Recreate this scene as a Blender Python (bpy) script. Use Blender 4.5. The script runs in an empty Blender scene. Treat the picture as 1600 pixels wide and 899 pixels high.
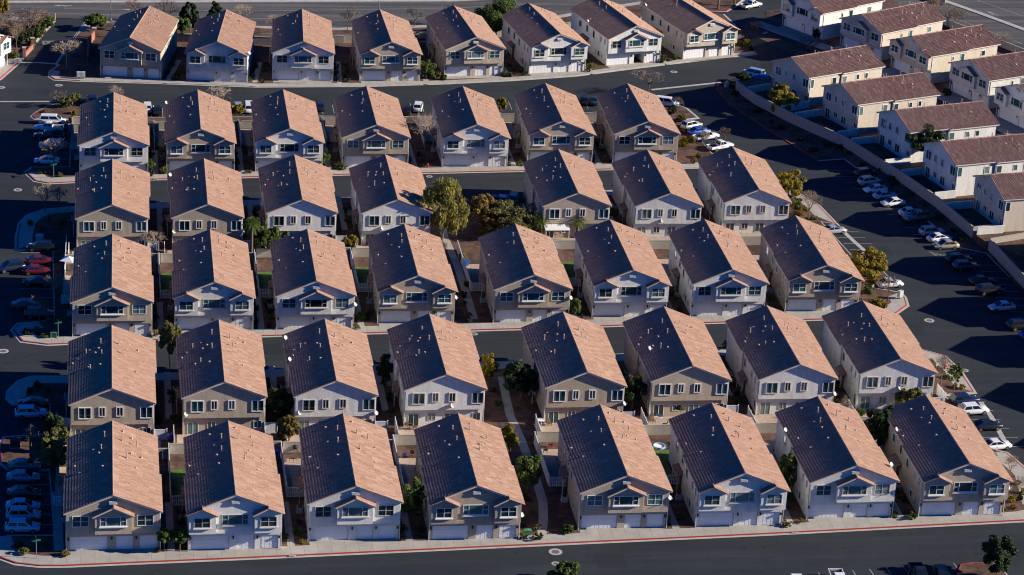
import bpy, bmesh, math, random
import numpy as np
from mathutils import Vector, Matrix
R = math.radians
rnd = random.Random(7)
S = bpy.context.scene
COL = S.collection

# ------------------------------------------------------------------ camera, sky, sun, exposure
F_PX, PITCH, ROLL, CAM_H = 4065.82, R(22.615), R(-3.188), 168.44    # solved from the roofs of 46 houses
YAW = R(-9.1)                                                        # world axes follow the rows of houses
CAM = Vector((-63.896, -398.915, CAM_H))
def turn(v):
    c, s = math.cos(YAW), math.sin(YAW)
    return Vector((c*v[0]-s*v[1], s*v[0]+c*v[1], v[2]))
_r, _u = Vector((1, 0, 0)), Vector((0, math.sin(PITCH), math.cos(PITCH)))
FWD = turn(Vector((0, math.cos(PITCH), -math.sin(PITCH))))
RIGHT = turn(_r*math.cos(ROLL) - _u*math.sin(ROLL))
UP = turn(_r*math.sin(ROLL) + _u*math.cos(ROLL))
cam = bpy.data.cameras.new('camera'); cam.sensor_width = 36; cam.lens = F_PX/1600*36
cam.clip_start = 1; cam.clip_end = 4000
co = bpy.data.objects.new('camera', cam); COL.objects.link(co); S.camera = co
m = Matrix((RIGHT, UP, -FWD)).transposed().to_4x4(); m.translation = CAM; co.matrix_world = m

SUN_EL, SUN_AZ = R(22.56), R(-9.3)          # azimuth of the sun from +x, towards the viewer
w = bpy.data.worlds.new('World'); S.world = w; w.use_nodes = True
sky = w.node_tree.nodes.new('ShaderNodeTexSky'); sky.sky_type = 'NISHITA'; sky.sun_disc = False; sky.ozone_density = 10.0; sky.dust_density = 0.2
sky.sun_elevation = SUN_EL; sky.sun_rotation = math.pi/2 - SUN_AZ
bg = w.node_tree.nodes['Background']; bg.inputs['Strength'].default_value = 0.05
tint = w.node_tree.nodes.new('ShaderNodeMix'); tint.data_type = 'RGBA'; tint.blend_type = 'MULTIPLY'      # the photo's white balance: clear winter sky
tint.inputs[0].default_value = 1; tint.inputs[7].default_value = (0.11, 0.66, 1.28, 1)
w.node_tree.links.new(sky.outputs[0], tint.inputs[6]); w.node_tree.links.new(tint.outputs[2], bg.inputs['Color'])
sl = bpy.data.lights.new('sun', 'SUN'); sl.energy = 5.0; sl.angle = R(0.5); sl.color = (1.0, 0.90, 0.77)
so = bpy.data.objects.new('sun', sl); COL.objects.link(so)
sd = Vector((math.cos(SUN_EL)*math.cos(SUN_AZ), math.cos(SUN_EL)*math.sin(SUN_AZ), math.sin(SUN_EL)))
so.rotation_euler = sd.to_track_quat('Z', 'Y').to_euler()
S.view_settings.view_transform = 'Standard'; S.view_settings.look = 'None'
S.view_settings.exposure = 0.8; S.view_settings.gamma = 1
S.render.engine = 'CYCLES'; S.cycles.diffuse_bounces = 1; S.cycles.max_bounces = 6; S.cycles.filter_width = 1.1

def P(u, v, z=0.0):
    """point of the photograph (1600 px wide) -> point of the ground at height z"""
    a, b = (u-800)/F_PX, (449.5-v)/F_PX
    d = FWD + RIGHT*a + UP*b
    return CAM + d*((z-CAM_H)/d.z)
def scale_at(p):
    return F_PX/((Vector(p)-CAM).dot(FWD))     # photo pixels per metre there
def proj(p):
    d = Vector(p)-CAM; z = d.dot(FWD)
    return 800+F_PX*d.dot(RIGHT)/z, 449.5-F_PX*d.dot(UP)/z

# ------------------------------------------------------------------ materials
def nd(nt, t, **kw):
    n = nt.nodes.new(t)
    for k, v in kw.items():
        if k in n.inputs: n.inputs[k].default_value = v
        else: setattr(n, k, v)
    return n
def mat(name, col, rough=0.85, metal=0.0, spec=0.3):
    m = bpy.data.materials.new(name); m.use_nodes = True
    b = m.node_tree.nodes['Principled BSDF']
    b.inputs['Base Color'].default_value = (*col, 1); b.inputs['Roughness'].default_value = rough
    b.inputs['Metallic'].default_value = metal; b.inputs['Specular IOR Level'].default_value = spec
    return m
def L(nt, a, b): nt.links.new(a, b)
def mathn(nt, op, a, b=None, c=None):
    n = nt.nodes.new('ShaderNodeMath'); n.operation = op
    for i, v in enumerate((a, b, c)):
        if v is None: continue
        if isinstance(v, (int, float)): n.inputs[i].default_value = v
        else: L(nt, v, n.inputs[i])
    return n.outputs[0]
def ramp(nt, fac, stops):
    r = nt.nodes.new('ShaderNodeValToRGB'); e = r.color_ramp.elements
    while len(e) < len(stops): e.new(0.5)
    for x, (p, c) in zip(e, stops): x.position = p; x.color = (*c, 1)
    L(nt, fac, r.inputs[0]); return r.outputs[0]
def mixc(nt, fac, a, b, mode='MIX'):
    n = nt.nodes.new('ShaderNodeMix'); n.data_type = 'RGBA'; n.blend_type = mode
    for i, v in ((0, fac), (6, a), (7, b)):
        if isinstance(v, (int, float)): n.inputs[i].default_value = v
        elif isinstance(v, tuple): n.inputs[i].default_value = (*v, 1)
        else: L(nt, v, n.inputs[i])
    return n.outputs[2]
def noise(nt, vec, scale, detail=4, rough=0.6):
    n = nd(nt, 'ShaderNodeTexNoise', Scale=scale, Detail=detail, Roughness=rough)
    if vec is not None: L(nt, vec, n.inputs['Vector'])
    return n.outputs['Fac']
def bump(nt, h, strength, dist):
    b = nd(nt, 'ShaderNodeBump', Strength=strength, Distance=dist); L(nt, h, b.inputs['Height'])
    L(nt, b.outputs[0], nt.nodes['Principled BSDF'].inputs['Normal'])
def coords(nt, world=False):
    if world: return nd(nt, 'ShaderNodeNewGeometry').outputs['Position']
    return nd(nt, 'ShaderNodeTexCoord').outputs['Object']
def noisy(name, c1, c2, scale, rough=0.9, world=True, bstr=0.0, c3=None, scale2=None, spec=0.2):
    m = mat(name, c1, rough, spec=spec); nt = m.node_tree; v = coords(nt, world)
    c = ramp(nt, noise(nt, v, scale), [(0.33, c1), (0.67, c2)])
    if c3:
        c = mixc(nt, ramp(nt, noise(nt, v, scale2, 3), [(0.48, (0, 0, 0)), (0.6, (1, 1, 1))]), c, c3)
    L(nt, c, nt.nodes['Principled BSDF'].inputs['Base Color'])
    if bstr: bump(nt, noise(nt, v, scale*3), bstr, 0.05)
    return m

M = {}
def stucco(name, c):
    m = mat(name, c, 0.95, spec=0.1); nt = m.node_tree; v = coords(nt)
    ri = nd(nt, 'ShaderNodeObjectInfo').outputs['Random']
    d = tuple(x*0.82 for x in c); h = tuple(min(1, x*1.07) for x in c)
    sp = nd(nt, 'ShaderNodeSeparateXYZ'); L(nt, v, sp.inputs[0])
    mp = nd(nt, 'ShaderNodeCombineXYZ'); 
    L(nt, sp.outputs[0], mp.inputs[0]); L(nt, sp.outputs[1], mp.inputs[1]); L(nt, mathn(nt, 'MULTIPLY', sp.outputs[2], 0.25), mp.inputs[2])
    a = mathn(nt, 'ADD', noise(nt, mp.outputs[0], 1.1, 5), mathn(nt, 'MULTIPLY', mathn(nt, 'SUBTRACT', ri, 0.5), 0.35))
    col = ramp(nt, a, [(0.3, d), (0.55, c), (0.8, h)])
    col = mixc(nt, mathn(nt, 'MULTIPLY', noise(nt, v, 9, 3), 0.22), col, tuple(x*0.6 for x in c))
    L(nt, col, nt.nodes['Principled BSDF'].inputs['Base Color'])
    bump(nt, noise(nt, v, 20, 2), 1.0, 0.06)
    return m
M['tan'] = stucco('tan_stucco', (0.51, 0.425, 0.325))
M['buff'] = stucco('buff_stucco', (0.63, 0.55, 0.44))
M['white'] = stucco('white_stucco', (0.78, 0.765, 0.71))
M['cream'] = mat('cream_trim', (0.66, 0.60, 0.52), 0.8)
M['whitetrim'] = mat('white_trim', (0.80, 0.78, 0.74), 0.6)
m = M['garage'] = noisy('white_garage_paint', (0.74, 0.74, 0.73), (0.82, 0.82, 0.81), 0.6, 0.5)
M['lamp'] = mat('black_metal', (0.02, 0.02, 0.022), 0.5)
M['vent'] = noisy('tan_vent_paint', (0.36, 0.26, 0.19), (0.52, 0.40, 0.32), 3, 0.7)
M['dish'] = mat('pale_dish', (0.62, 0.62, 0.60), 0.5)
M['gable'] = mat('gable_vent_paint', (0.68, 0.66, 0.60), 0.8)
def glass():
    m = mat('window_glass', (0.015, 0.045, 0.055), 0.06, spec=0.7); nt = m.node_tree
    ri = nd(nt, 'ShaderNodeObjectInfo').outputs['Random']; v = coords(nt)
    c = ramp(nt, ri, [(0.0, (0.008, 0.022, 0.028)), (0.3, (0.014, 0.065, 0.08)), (0.6, (0.02, 0.11, 0.13)), (0.85, (0.09, 0.20, 0.21)), (1.0, (0.20, 0.29, 0.28))])
    c = mixc(nt, mathn(nt, 'MULTIPLY', noise(nt, v, 1.4, 2), 0.6), c, (0.006, 0.014, 0.018))
    L(nt, c, nt.nodes['Principled BSDF'].inputs['Base Color']); return m
M['glass'] = glass()
def tiles(name, cols, tint, pale):
    m = mat(name, cols[1], 0.9, spec=0.12); nt = m.node_tree; v = coords(nt)
    sp = nd(nt, 'ShaderNodeSeparateXYZ'); L(nt, v, sp.inputs[0])
    ri = nd(nt, 'ShaderNodeObjectInfo').outputs['Random']
    sv = nd(nt, 'ShaderNodeVectorMath'); sv.operation = 'MULTIPLY'; sv.inputs[1].default_value = (0.45, 1.8, 1); L(nt, v, sv.inputs[0])
    row = mathn(nt, 'FLOOR', mathn(nt, 'DIVIDE', mathn(nt, 'MULTIPLY', sp.outputs[0], 1.0787), 0.86))
    rw = nd(nt, 'ShaderNodeTexWhiteNoise'); rw.noise_dimensions = '1D'; L(nt, row, rw.inputs['W'])
    colm = mathn(nt, 'FLOOR', mathn(nt, 'ADD', mathn(nt, 'DIVIDE', sp.outputs[1], 0.33), rw.outputs['Value']))
    cx = nd(nt, 'ShaderNodeCombineXYZ'); L(nt, row, cx.inputs[0]); L(nt, colm, cx.inputs[1]); L(nt, mathn(nt, 'MULTIPLY', ri, 57.0), cx.inputs[2])
    wn = nd(nt, 'ShaderNodeTexWhiteNoise'); L(nt, cx.outputs[0], wn.inputs['Vector'])
    c = ramp(nt, wn.outputs['Value'], [(0.0, cols[0]), (0.25, cols[1]), (0.7, cols[2]), (1.0, cols[3])])
    big = mathn(nt, 'ADD', noise(nt, v, 0.35, 4), mathn(nt, 'MULTIPLY', mathn(nt, 'SUBTRACT', ri, 0.5), 0.35))
    c = mixc(nt, ramp(nt, big, [(0.35, (0, 0, 0)), (0.8, (0.4, 0.4, 0.4))]), c, tint)
    c = mixc(nt, ramp(nt, noise(nt, sv.outputs[0], 4, 4), [(0.5, (0, 0, 0)), (0.75, (0.5, 0.5, 0.5))]), c, pale)
    L(nt, c, nt.nodes['Principled BSDF'].inputs['Base Color'])
    return m
M['tile'] = tiles('roof_tile', [(0.305, 0.18, 0.124), (0.365, 0.222, 0.156), (0.40, 0.248, 0.176), (0.48, 0.318, 0.236)], (0.35, 0.215, 0.158), (0.55, 0.40, 0.305))
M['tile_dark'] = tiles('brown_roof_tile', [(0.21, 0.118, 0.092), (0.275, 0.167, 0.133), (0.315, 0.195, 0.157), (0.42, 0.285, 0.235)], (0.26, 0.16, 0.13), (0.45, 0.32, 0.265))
def asphalt(name, a, b, world=True):
    m = mat(name, a, 0.9, spec=0.25); nt = m.node_tree; v = coords(nt, world)
    c = ramp(nt, noise(nt, v, 0.06, 6, 0.65), [(0.35, a), (0.65, b)])
    c = mixc(nt, ramp(nt, noise(nt, v, 3.5, 3), [(0.35, (0, 0, 0)), (0.8, (0.5, 0.5, 0.5))]), c, tuple(x*1.35 for x in b))
    vo = nd(nt, 'ShaderNodeTexVoronoi', Scale=0.11); vo.feature = 'DISTANCE_TO_EDGE'
    wv = nd(nt, 'ShaderNodeVectorMath'); wv.operation = 'ADD'
    nn = nd(nt, 'ShaderNodeTexNoise', Scale=0.35, Detail=3); L(nt, v, nn.inputs['Vector'])
    sc = nd(nt, 'ShaderNodeVectorMath'); sc.operation = 'SCALE'; sc.inputs['Scale'].default_value = 3.0
    L(nt, nn.outputs['Color'], sc.inputs[0]); L(nt, v, wv.inputs[0]); L(nt, sc.outputs[0], wv.inputs[1]); L(nt, wv.outputs[0], vo.inputs['Vector'])
    c = mixc(nt, ramp(nt, vo.outputs['Distance'], [(0.0, (0.5, 0.5, 0.5)), (0.008, (0, 0, 0))]), c, tuple(x*0.5 for x in a))
    st = nd(nt, 'ShaderNodeVectorMath'); st.operation = 'MULTIPLY'; st.inputs[1].default_value = (0.03, 0.45, 1); L(nt, v, st.inputs[0])
    c = mixc(nt, ramp(nt, noise(nt, st.outputs[0], 1.0, 3), [(0.45, (0, 0, 0)), (0.7, (0.55, 0.55, 0.55))]), c, tuple(x*1.5 for x in b))
    c = mixc(nt, ramp(nt, noise(nt, v, 0.55, 2), [(0.66, (0, 0, 0)), (0.74, (0.6, 0.6, 0.6))]), c, tuple(x*0.6 for x in a))
    sq = nd(nt, 'ShaderNodeTexVoronoi', Scale=0.05); sq.distance = 'CHEBYCHEV'; L(nt, v, sq.inputs['Vector'])
    c = mixc(nt, ramp(nt, sq.outputs['Distance'], [(0.0, (0.4, 0.4, 0.4)), (0.10, (0.4, 0.4, 0.4)), (0.105, (0, 0, 0))]), c, tuple(x*0.72 for x in a))
    L(nt, c, nt.nodes['Principled BSDF'].inputs['Base Color'])
    bump(nt, noise(nt, v, 12, 2), 0.2, 0.02)
    return m
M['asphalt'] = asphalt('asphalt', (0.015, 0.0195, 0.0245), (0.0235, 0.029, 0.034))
def bands(m):
    nt = m.node_tree; b = nt.nodes['Principled BSDF']; src = b.inputs['Base Color'].links[0].from_socket
    sc = nd(nt, 'ShaderNodeVectorMath'); sc.operation = 'MULTIPLY'; sc.inputs[1].default_value = (0.012, 0.5, 0); L(nt, coords(nt, True), sc.inputs[0])
    L(nt, mixc(nt, ramp(nt, noise(nt, sc.outputs[0], 1.0, 2), [(0.42, (0, 0, 0)), (0.62, (0.7, 0.7, 0.7))]), src, (0.05, 0.05, 0.052)), b.inputs['Base Color'])
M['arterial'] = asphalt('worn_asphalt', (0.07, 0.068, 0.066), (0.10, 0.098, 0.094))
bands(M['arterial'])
def concrete(name, c, joint=1.85):
    m = mat(name, c, 0.9, spec=0.15); nt = m.node_tree; v = coords(nt, True)
    sp = nd(nt, 'ShaderNodeSeparateXYZ'); L(nt, v, sp.inputs[0])
    col = ramp(nt, noise(nt, v, 0.5, 6), [(0.3, tuple(x*0.80 for x in c)), (0.7, tuple(min(1, x*1.08) for x in c))])
    cell = mathn(nt, 'FLOOR', mathn(nt, 'DIVIDE', sp.outputs[0], joint))
    wn = nd(nt, 'ShaderNodeTexWhiteNoise'); wn.noise_dimensions = '1D'; L(nt, cell, wn.inputs['W'])
    col = mixc(nt, mathn(nt, 'MULTIPLY', wn.outputs['Value'], 0.35), col, tuple(x*0.75 for x in c))
    fr = mathn(nt, 'FRACT', mathn(nt, 'DIVIDE', sp.outputs[0], joint))
    col = mixc(nt, ramp(nt, fr, [(0.0, (0.8, 0.8, 0.8)), (0.05, (0, 0, 0))]), col, tuple(x*0.45 for x in c))
    L(nt, col, nt.nodes['Principled BSDF'].inputs['Base Color'])
    return m
M['walk'] = concrete('pavement_concrete', (0.41, 0.385, 0.34))
M['kerb'] = noisy('kerb_concrete', (0.36, 0.34, 0.31), (0.46, 0.44, 0.40), 0.7)
M['red'] = noisy('red_kerb_paint', (0.40, 0.035, 0.03), (0.30, 0.06, 0.05), 1.3, 0.7)
M['gravel'] = noisy('brown_gravel', (0.085, 0.047, 0.034), (0.15, 0.088, 0.062), 0.9, 0.95, bstr=0.6, c3=(0.06, 0.036, 0.028), scale2=0.25)
M['desert'] = noisy('desert_ground', (0.26, 0.20, 0.14), (0.34, 0.27, 0.2), 0.05)
M['turf'] = noisy('turf_green', (0.055, 0.13, 0.02), (0.10, 0.20, 0.035), 1.8, c3=(0.09, 0.10, 0.035), scale2=1.1)
M['paver'] = noisy('patio_pavers', (0.38, 0.27, 0.2), (0.46, 0.36, 0.28), 2.0)
def blocks(name, c):
    m = mat(name, c, 0.95, spec=0.1); nt = m.node_tree; v = coords(nt, True)
    sp = nd(nt, 'ShaderNodeSeparateXYZ'); L(nt, v, sp.inputs[0])
    h = mathn(nt, 'FRACT', mathn(nt, 'DIVIDE', sp.outputs[2], 0.2))
    col = ramp(nt, noise(nt, v, 1.5, 4), [(0.3, tuple(x*0.82 for x in c)), (0.7, c)])
    col = mixc(nt, ramp(nt, h, [(0.0, (0.6, 0.6, 0.6)), (0.12, (0, 0, 0))]), col, tuple(x*0.6 for x in c))
    L(nt, col, nt.nodes['Principled BSDF'].inputs['Base Color']); return m
M['block'] = blocks('grey_block_wall', (0.40, 0.36, 0.31))
M['redblock'] = noisy('red_brown_block', (0.30, 0.12, 0.09), (0.38, 0.17, 0.12), 2)
M['vinyl'] = mat('white_vinyl', (0.78, 0.77, 0.74), 0.5)
M['paint'] = noisy('road_paint', (0.42, 0.42, 0.40), (0.26, 0.26, 0.25), 1.5)
M['iron'] = mat('manhole_iron', (0.16, 0.15, 0.14), 0.7, 0.3)
M['bark'] = noisy('bark', (0.12, 0.085, 0.06), (0.20, 0.15, 0.11), 4)
M['twig'] = noisy('bare_twigs', (0.24, 0.18, 0.13), (0.34, 0.27, 0.21), 1)
M['twigd'] = noisy('dark_twigs', (0.16, 0.11, 0.08), (0.24, 0.17, 0.12), 1)
def leaf(name, a, b, c):
    m = mat(name, a, 0.7, spec=0.25); nt = m.node_tree; v = coords(nt)
    col = ramp(nt, noise(nt, v, 1.3, 4, 0.8), [(0.3, a), (0.5, b), (0.7, c)])
    L(nt, col, nt.nodes['Principled BSDF'].inputs['Base Color'])
    tr = nd(nt, 'ShaderNodeBsdfTranslucent'); L(nt, col, tr.inputs['Color'])      # light passes through the leaves
    mx = nd(nt, 'ShaderNodeMixShader'); mx.inputs[0].default_value = 0.38
    L(nt, nt.nodes['Principled BSDF'].outputs[0], mx.inputs[1]); L(nt, tr.outputs[0], mx.inputs[2]); L(nt, mx.outputs[0], nt.nodes['Material Output'].inputs['Surface'])
    return m
M['leaf_dark'] = leaf('dark_leaves', (0.022, 0.042, 0.016), (0.04, 0.065, 0.022), (0.065, 0.095, 0.03))
M['leaf_green'] = leaf('green_leaves', (0.06, 0.095, 0.018), (0.10, 0.145, 0.028), (0.15, 0.20, 0.045))
M['leaf_yellow'] = leaf('yellow_leaves', (0.20, 0.16, 0.018), (0.29, 0.22, 0.028), (0.38, 0.29, 0.05))
M['leaf_olive'] = leaf('olive_leaves', (0.11, 0.11, 0.035), (0.17, 0.165, 0.05), (0.23, 0.22, 0.075))
M['leaf_gold'] = leaf('weeping_leaves', (0.16, 0.15, 0.035), (0.25, 0.225, 0.05), (0.34, 0.295, 0.075))
M['leaf_orange'] = leaf('orange_leaves', (0.16, 0.10, 0.025), (0.23, 0.155, 0.04), (0.29, 0.21, 0.07))
M['tyre'] = mat('tyre_rubber', (0.015, 0.015, 0.016), 0.85)
M['rim'] = mat('alloy_rim', (0.35, 0.35, 0.36), 0.35, 0.8)
M['carglass'] = mat('car_glass', (0.008, 0.014, 0.017), 0.05, spec=0.6)
M['headlight'] = mat('headlight_lens', (0.7, 0.7, 0.68), 0.15)
M['taillight'] = mat('taillight_lens', (0.30, 0.01, 0.01), 0.2)
M['bumper'] = mat('black_plastic', (0.025, 0.025, 0.027), 0.7)
M['sign'] = mat('green_sign', (0.01, 0.16, 0.09), 0.5)
M['post'] = mat('grey_post', (0.28, 0.28, 0.28), 0.5, 0.5)
M['hydrant'] = mat('hydrant_red', (0.45, 0.025, 0.02), 0.5)
M['box'] = noisy('utility_grey', (0.40, 0.42, 0.42), (0.5, 0.52, 0.52), 1)
M['boxgreen'] = mat('utility_green', (0.06, 0.20, 0.10), 0.6)
M['bluebin'] = mat('blue_plastic', (0.015, 0.10, 0.38), 0.5)
M['canvas'] = mat('pale_canvas', (0.75, 0.75, 0.74), 0.8)
M['bollard'] = mat('yellow_paint', (0.65, 0.42, 0.04), 0.6)
M['redtoy'] = mat('red_plastic', (0.5, 0.03, 0.04), 0.5)
M['wicker'] = mat('brown_wicker', (0.12, 0.07, 0.045), 0.8)
M['poolblue'] = mat('pale_blue_plastic', (0.30, 0.50, 0.75), 0.4)
CARCOL = {'white': (0.75, 0.75, 0.74), 'silver': (0.42, 0.43, 0.44), 'grey': (0.14, 0.15, 0.16), 'black': (0.018, 0.018, 0.02), 'blue': (0.015, 0.08, 0.42),
          'navy': (0.015, 0.025, 0.07), 'red': (0.35, 0.02, 0.025), 'maroon': (0.17, 0.012, 0.018), 'steel': (0.20, 0.27, 0.35), 'paleblue': (0.32, 0.46, 0.62), 'champagne': (0.42, 0.36, 0.28), 'green': (0.03, 0.08, 0.06)}  # the deeper red has the car park shade put into the paint
for k, c in CARCOL.items():
    m = M['car_'+k] = mat(k+'_car_paint', c, 0.28, 0.0 if k in ('white', 'red') else 0.25, 0.5)
    m.node_tree.nodes['Principled BSDF'].inputs['Coat Weight'].default_value = 0.6

# ------------------------------------------------------------------ mesh helpers
class MB:
    def __init__(s): s.v = []; s.f = []; s.smooth = False
    def add(s, vs, fs):
        o = len(s.v); s.v += [tuple(v) for v in vs]; s.f += [tuple(i+o for i in f) for f in fs]; return s
    def box(s, x0, x1, y0, y1, z0, z1):
        return s.add([(x, y, z) for z in (z0, z1) for y in (y0, y1) for x in (x0, x1)],
                     [(0, 2, 3, 1), (4, 5, 7, 6), (0, 1, 5, 4), (2, 6, 7, 3), (0, 4, 6, 2), (1, 3, 7, 5)])
    def obox(s, p, q, t, z0, z1):           # upright box along the line p-q, thickness t
        p, q = Vector(p[:2]), Vector(q[:2]); d = (q-p).normalized(); n = Vector((-d.y, d.x))*t/2
        c = [p-n, q-n, q+n, p+n]
        return s.add([(a.x, a.y, z) for z in (z0, z1) for a in c], [(3, 2, 1, 0), (4, 5, 6, 7), (0, 1, 5, 4), (1, 2, 6, 5), (2, 3, 7, 6), (3, 0, 4, 7)])
    def prism_y(s, pts, y0, y1):            # outline in (x, z), counter-clockwise seen from -y
        n = len(pts)
        return s.add([(x, y0, z) for x, z in pts]+[(x, y1, z) for x, z in pts],
                     [tuple(range(n)), tuple(range(2*n-1, n-1, -1))]+[(i, i+n, (i+1) % n+n, (i+1) % n) for i in range(n)])
    def prism_z(s, pts, z0, z1):
        n = len(pts)
        return s.add([(p[0], p[1], z0) for p in pts]+[(p[0], p[1], z1) for p in pts],
                     [tuple(range(n-1, -1, -1)), tuple(range(n, 2*n))]+[(i, (i+1) % n, (i+1) % n+n, i+n) for i in range(n)])
    def tube(s, p, q, r0, r1, n=6, caps=True):
        p, q = Vector(p), Vector(q); d = (q-p); 
        if d.length < 1e-6: return s
        d.normalize(); a = d.orthogonal().normalized(); b = d.cross(a)
        vs = []
        for c, r in ((p, r0), (q, r1)):
            vs += [c+(a*math.cos(2*math.pi*i/n)+b*math.sin(2*math.pi*i/n))*r for i in range(n)]
        fs = [(i, (i+1) % n, (i+1) % n+n, i+n) for i in range(n)]
        if caps: fs += [tuple(range(n-1, -1, -1)), tuple(range(n, 2*n))]
        return s.add(vs, fs)
    def mesh(s, name, material):
        me = bpy.data.meshes.new(name); me.from_pydata(s.v, [], s.f); me.update()
        if material: me.materials.append(material)
        if s.smooth: me.polygons.foreach_set('use_smooth', [True]*len(me.polygons))
        return me
    def obj(s, name, material, parent=None, **tags):
        return link(name, s.mesh(name, material), parent, **tags)
def link(name, me, parent=None, label=None, category=None, group=None, kind=None, loc=None, rot=None):
    o = bpy.data.objects.new(name, me); COL.objects.link(o)
    if parent: o.parent = parent
    if loc is not None: o.location = loc
    if rot is not None: o.rotation_euler = rot
    for k, v in (('label', label), ('category', category), ('group', group), ('kind', kind)):
        if v: o[k] = v
    return o
def thing(name, label, category, loc=(0, 0, 0), rz=0, group=None):
    return link(name, None, None, label, category, group, None, loc, (0, 0, rz))
ORD = ['first', 'second', 'third', 'fourth', 'fifth', 'sixth', 'seventh', 'eighth', 'ninth', 'tenth']

# ------------------------------------------------------------------ ground, roads, blocks
def sheet(name, pts, z, material, kind='structure'):
    n = len(pts); mb = MB(); mb.add([(p[0], p[1], z) for p in pts], [tuple(range(n))])
    return mb.obj(name, material, kind=kind)
sheet('ground', [(-1500, -700), (1500, -700), (1500, 1800), (-1500, 1800)], -0.03, M['desert'])
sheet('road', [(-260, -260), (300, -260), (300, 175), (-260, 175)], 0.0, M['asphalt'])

def strip(name, pts, wd, z, material, zb=None, kind='structure'):
    mb = MB(); pts = [Vector(p[:2]) for p in pts]; n = len(pts); l, r = [], []
    for i, p in enumerate(pts):
        d = (pts[min(i+1, n-1)]-pts[max(i-1, 0)]).normalized(); nn = Vector((-d.y, d.x))*wd/2
        l.append(p+nn); r.append(p-nn)
    for i in range(n-1):
        if zb is None: mb.add([(*r[i], z), (*r[i+1], z), (*l[i+1], z), (*l[i], z)], [(0, 1, 2, 3)])
        else: mb.prism_z([r[i], r[i+1], l[i+1], l[i]], zb, z)
    return mb.obj(name, material, kind=kind)
def pl(*uv): return [P(u, v) for u, v in uv]
def offset(pts, d):
    n = len(pts); out = []
    for i in range(n):
        a, b, c = Vector(pts[i-1][:2]), Vector(pts[i][:2]), Vector(pts[(i+1) % n][:2])
        e, f = (b-a).normalized(), (c-b).normalized()
        n1, n2 = Vector((-e.y, e.x)), Vector((-f.y, f.x))
        k = n1+n2
        k = k/max(0.35, k.length_squared)*2
        out.append(b+k*d)
    return out
def ring(mb, pts, d0, d1, z, flags, want, z0=None):
    a, b = offset(pts, d0), offset(pts, d1); n = len(pts)
    for i in range(n):
        if want(flags[i]):
            j = (i+1) % n
            mb.add([(a[i].x, a[i].y, z), (a[j].x, a[j].y, z), (b[j].x, b[j].y, z), (b[i].x, b[i].y, z)], [(0, 1, 2, 3)])
            if z0 is not None:
                mb.add([(a[i].x, a[i].y, z0), (a[j].x, a[j].y, z0), (a[j].x, a[j].y, z), (a[i].x, a[i].y, z)], [(0, 1, 2, 3)])
def block(outline, walk=2.6):
    """outline: (u, v, flags) in order; flags of the edge to the next corner: r red kerb, s pavement behind, g gutter"""
    pts = [P(u, v) for u, v, _ in outline]; fl = [f for _, _, f in outline]
    mb = MB(); mb.prism_z(offset(pts, 0.1), -0.02, 0.12); mb.obj('planting_bed', M['gravel'], kind='structure')
    for nm, mt, want, d0, d1, z, z0 in (('gutter', 'kerb', lambda f: 'n' not in f, -0.45, 0.0, 0.006, None), ('kerb', 'kerb', lambda f: 'r' not in f, 0, 0.18, 0.14, 0.0),
                                        ('red_kerb', 'red', lambda f: 'r' in f, 0, 0.2, 0.14, 0.0), ('pavement', 'walk', lambda f: 's' in f, 0.18, walk, 0.134, None)):
        mb = MB(); ring(mb, pts, d0, d1, z, fl, want, z0)
        if mb.f: mb.obj(nm, M[mt], kind='structure')
    return pts
# block of the front two rows
block([(-20, 860, 'rs'), (0, 872, 'rs'), (25, 881, 'rs'), (62, 885, 'rs'), (100, 885, 'rs'), (400, 872, 'rs'), (800, 853.5, 'rs'), (1200, 835, 'rs'), (1600, 814, 'rs'), (1640, 806, 'rs'),
       (1655, 790, 'rs'), (1612, 742, 'rs'), (1572, 708, ''), (1548, 703, 'n'), (1476, 618, ''), (1522, 614, 'rs'), (1500, 580, 'rs'), (1475, 557, 'rs'), (1442, 548, 's'), (1102, 546, 's'), (775, 567, 's'), (587, 571, 's'),
       (412, 580, 's'), (105, 589, 's'), (50, 589, 's'), (30, 596, 's'), (14, 612, 's'), (13, 624, 's'), (22, 632, ''), (78, 633, 'n'), (74, 680, ''), (8, 684, 'r'), (0, 700, 'r'),
       (3, 724, 'r'), (14, 733, ''), (76, 735, 'n'), (84, 838, ''), (18, 838, 's'), (-4, 842, 's')])
# block of the two middle rows
block([(20, 516, 'rs'), (35, 534, 'rs'), (75, 539, 'rs'), (107, 537.5, 'rs'), (400, 526, 'rs'), (600, 520.5, 'rs'), (800, 515, 'rs'), (975, 509, 'rs'), (1257, 500.5, 'rs'), (1340, 498, 'rs'), (1397, 492, 'rs'), (1417, 478, 'rs'),
       (1413, 465, 'rs'), (1406, 458, ''), (1372, 452, 'n'), (1392, 437, 'n'), (1352, 396, ''), (1330, 399, 'n'), (1284, 348, 'n'), (1308, 352, 'rs'), (1278, 321, 'rs'), (1248, 303, 'rs'), (1232, 299, 's'), (1100, 300, 's'), (960, 298, 's'), (828, 306, 'n'),
       (828, 330, 'n'), (690, 334, 'n'), (690, 306, ''), (523, 310, 's'), (242, 319, 's'), (120, 323, 's'), (70, 328, 's'), (45, 336, 's'), (32, 349, 'rs'), (27, 370, 'rs'), (27, 391, ''), (82, 391, 'n'), (84, 498, 'n'), (60, 504, 's'), (30, 506, 'rs')])
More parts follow.
